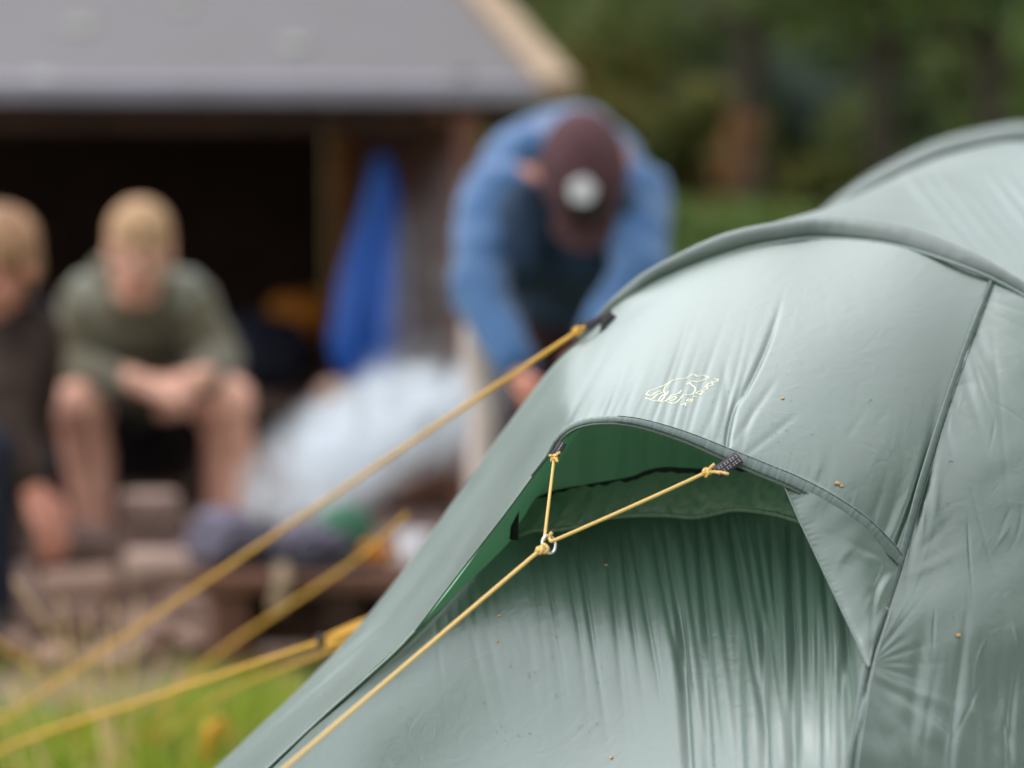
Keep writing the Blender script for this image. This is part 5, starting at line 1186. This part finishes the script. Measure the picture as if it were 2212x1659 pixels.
ringc = W(1186, 1176, 2.12)
cr_ = .00158
gy = thing('guy_line', 'bright yellow guy line in sharp focus, forked at a metal ring before the hood', 'guy line', tuple(ringc))
# ring
ax = Vector((.66, -.70, .25)).normalized(); u_ = Vector((-.15, -.1, 1)); u_ = (u_-ax*u_.dot(ax)).normalized(); v_ = ax.cross(u_)
part('ring', tube_data('ring', [ringc+(u_*math.cos(t)+v_*math.sin(t))*.0079 for t in np.linspace(0, 2*math.pi+.02, 48)], .00125, M['ring'], 10), gy)
k1 = W(1197, 990, 2.172); k2 = W(1527, 1020, 2.127); k3_ = W(1166, 1189, 2.108)
rt = ringc+u_*.0050+v_*.004
part('cord', tube_data('cord', cordcurve(k1, rt, 40, .0), cr_*.85, M['cord'], 10), gy)
part('cord', tube_data('cord', cordcurve(k2, W(1196, 1168, 2.116), 60, .0006), cr_, M['cord'], 10), gy)
b0 = W(615, 1659, 1.94); dirv = (b0-k3_); gpt = k3_+dirv*((k3_.z-.02)/(k3_.z-b0.z))
part('cord', tube_data('cord', cordcurve(k3_, gpt, 160, .0), cr_*1.08, M['cord'], 10), gy)
lp = curve([tuple(W(1196, 1168, 2.116)), tuple(ringc+Vector((.0015, -.003, .0035))), tuple(ringc+u_*.0066+Vector((.002, .002, 0))), tuple(W(1192, 1150, 2.121))], 14)
part('cord_loop', tube_data('cord_loop', lp, cr_, M['cord'], 8), gy)
part('cord_loop', tube_data('cord_loop', curve([tuple(k3_), tuple(W(1174, 1176, 2.108)), tuple(W(1184, 1186, 2.106)), tuple(W(1176, 1194, 2.108)), tuple(k3_)], 20), cr_, M['cord'], 8), gy)
knot('knot', k1, k1-rt, .0040, cr_*.75, M['cord'], gy, 0, (W(1186, 984, 2.168), W(1210, 977, 2.168), W(1205, 998, 2.166)))
knot('knot', k2, k2-ringc, .0046, cr_*.85, M['cord'], gy, 1, (W(1543, 1003, 2.12), W(1574, 1024, 2.118), W(1556, 1022, 2.118)))
knot('knot', k3_, dirv, .0042, cr_*.85, M['cord'], gy, 2, ())
def peg(p, parent):
    p = Vector(p); part('peg', tube_data('peg', [tuple(p+Vector((.0, 0, -.1))), tuple(p+Vector((-.01, 0, .0))), tuple(p+Vector((-.02, 0, .03)))], .004, M['peg']), parent)
peg(gpt, gy)
def guy(label, pts, rad, m='cord2', dbl=0.0, extra=None, n=50):
    P = curve([tuple(W(*p)) for p in pts], n); t = thing('guy_line', label, 'guy line', tuple(P[0]), 'blurred guy lines on the left')
    part('cord', tube_data('cord', P, rad, M[m], 8), t)
    if dbl: part('cord', tube_data('cord', P+np.array([.001, 0, -dbl])*np.linspace(.2, 1, n)[:, None], rad, M[m], 8), t)
    return t, P
t, P = guy('golden guy line running from the black tab on the near arch to the lower left', [(1262, 706, 2.465), (1000, 880, 2.72), (600, 1150, 3.12), (250, 1385, 3.44), (0, 1552, 3.66), G(-260, 3.95)], .0022, dbl=.0025); peg(P[-1], t)
knot('knot', W(1248, 716, 2.47), P[0]-P[4], .006, .0018, M['cord2'], t)
t, P = guy('widest blurred golden line crossing behind the others towards the bench', [(880, 1110, 3.25), (750, 1222, 3.42), (420, 1452, 3.8), G(300, 4.05)], .0023, dbl=.0025); peg(P[-1], t)
t, P = guy('golden guy line with slider and bundled spare cord beside the tent', [(830, 1330, 2.70), (700, 1383, 2.80), (350, 1500, 3.12), (0, 1622, 3.46), G(-80, 3.75)], .0028, dbl=.002); peg(P[-1], t)
sl_ = W(695, 1385, 2.79)
part('slider', tube_data('slider', curve([tuple(W(688, 1374, 2.79)), tuple(W(694, 1386, 2.785)), tuple(W(702, 1398, 2.79))], 8), .0045, M['blackpl']), t)
sp = []
for k in range(6):
    o_ = (k-2.5)*5; sp.append(tube_data('s', curve([tuple(W(702, 1386+o_*.8, 2.785+.004*math.sin(k))), tuple(W(750, 1366+o_+2*math.sin(k*2), 2.775)), tuple(W(796, 1350+o_*1.2, 2.765))], 12), .0019, M['cord2'], 7))
part('spare_cord', joinme('spare_cord', sp), t)
t, P = guy('faint golden line just under the slider line', [(812, 1352, 2.72), (700, 1410, 2.95), (480, 1500, 3.5), G(330, 4.1)], .0022); peg(P[-1], t)
t, P = guy('short golden line entering low at the left edge', [(-60, 1350, 4.0), (0, 1392, 4.0), (110, 1475, 4.02), G(190, 4.1)], .0026); peg(P[-1], t)
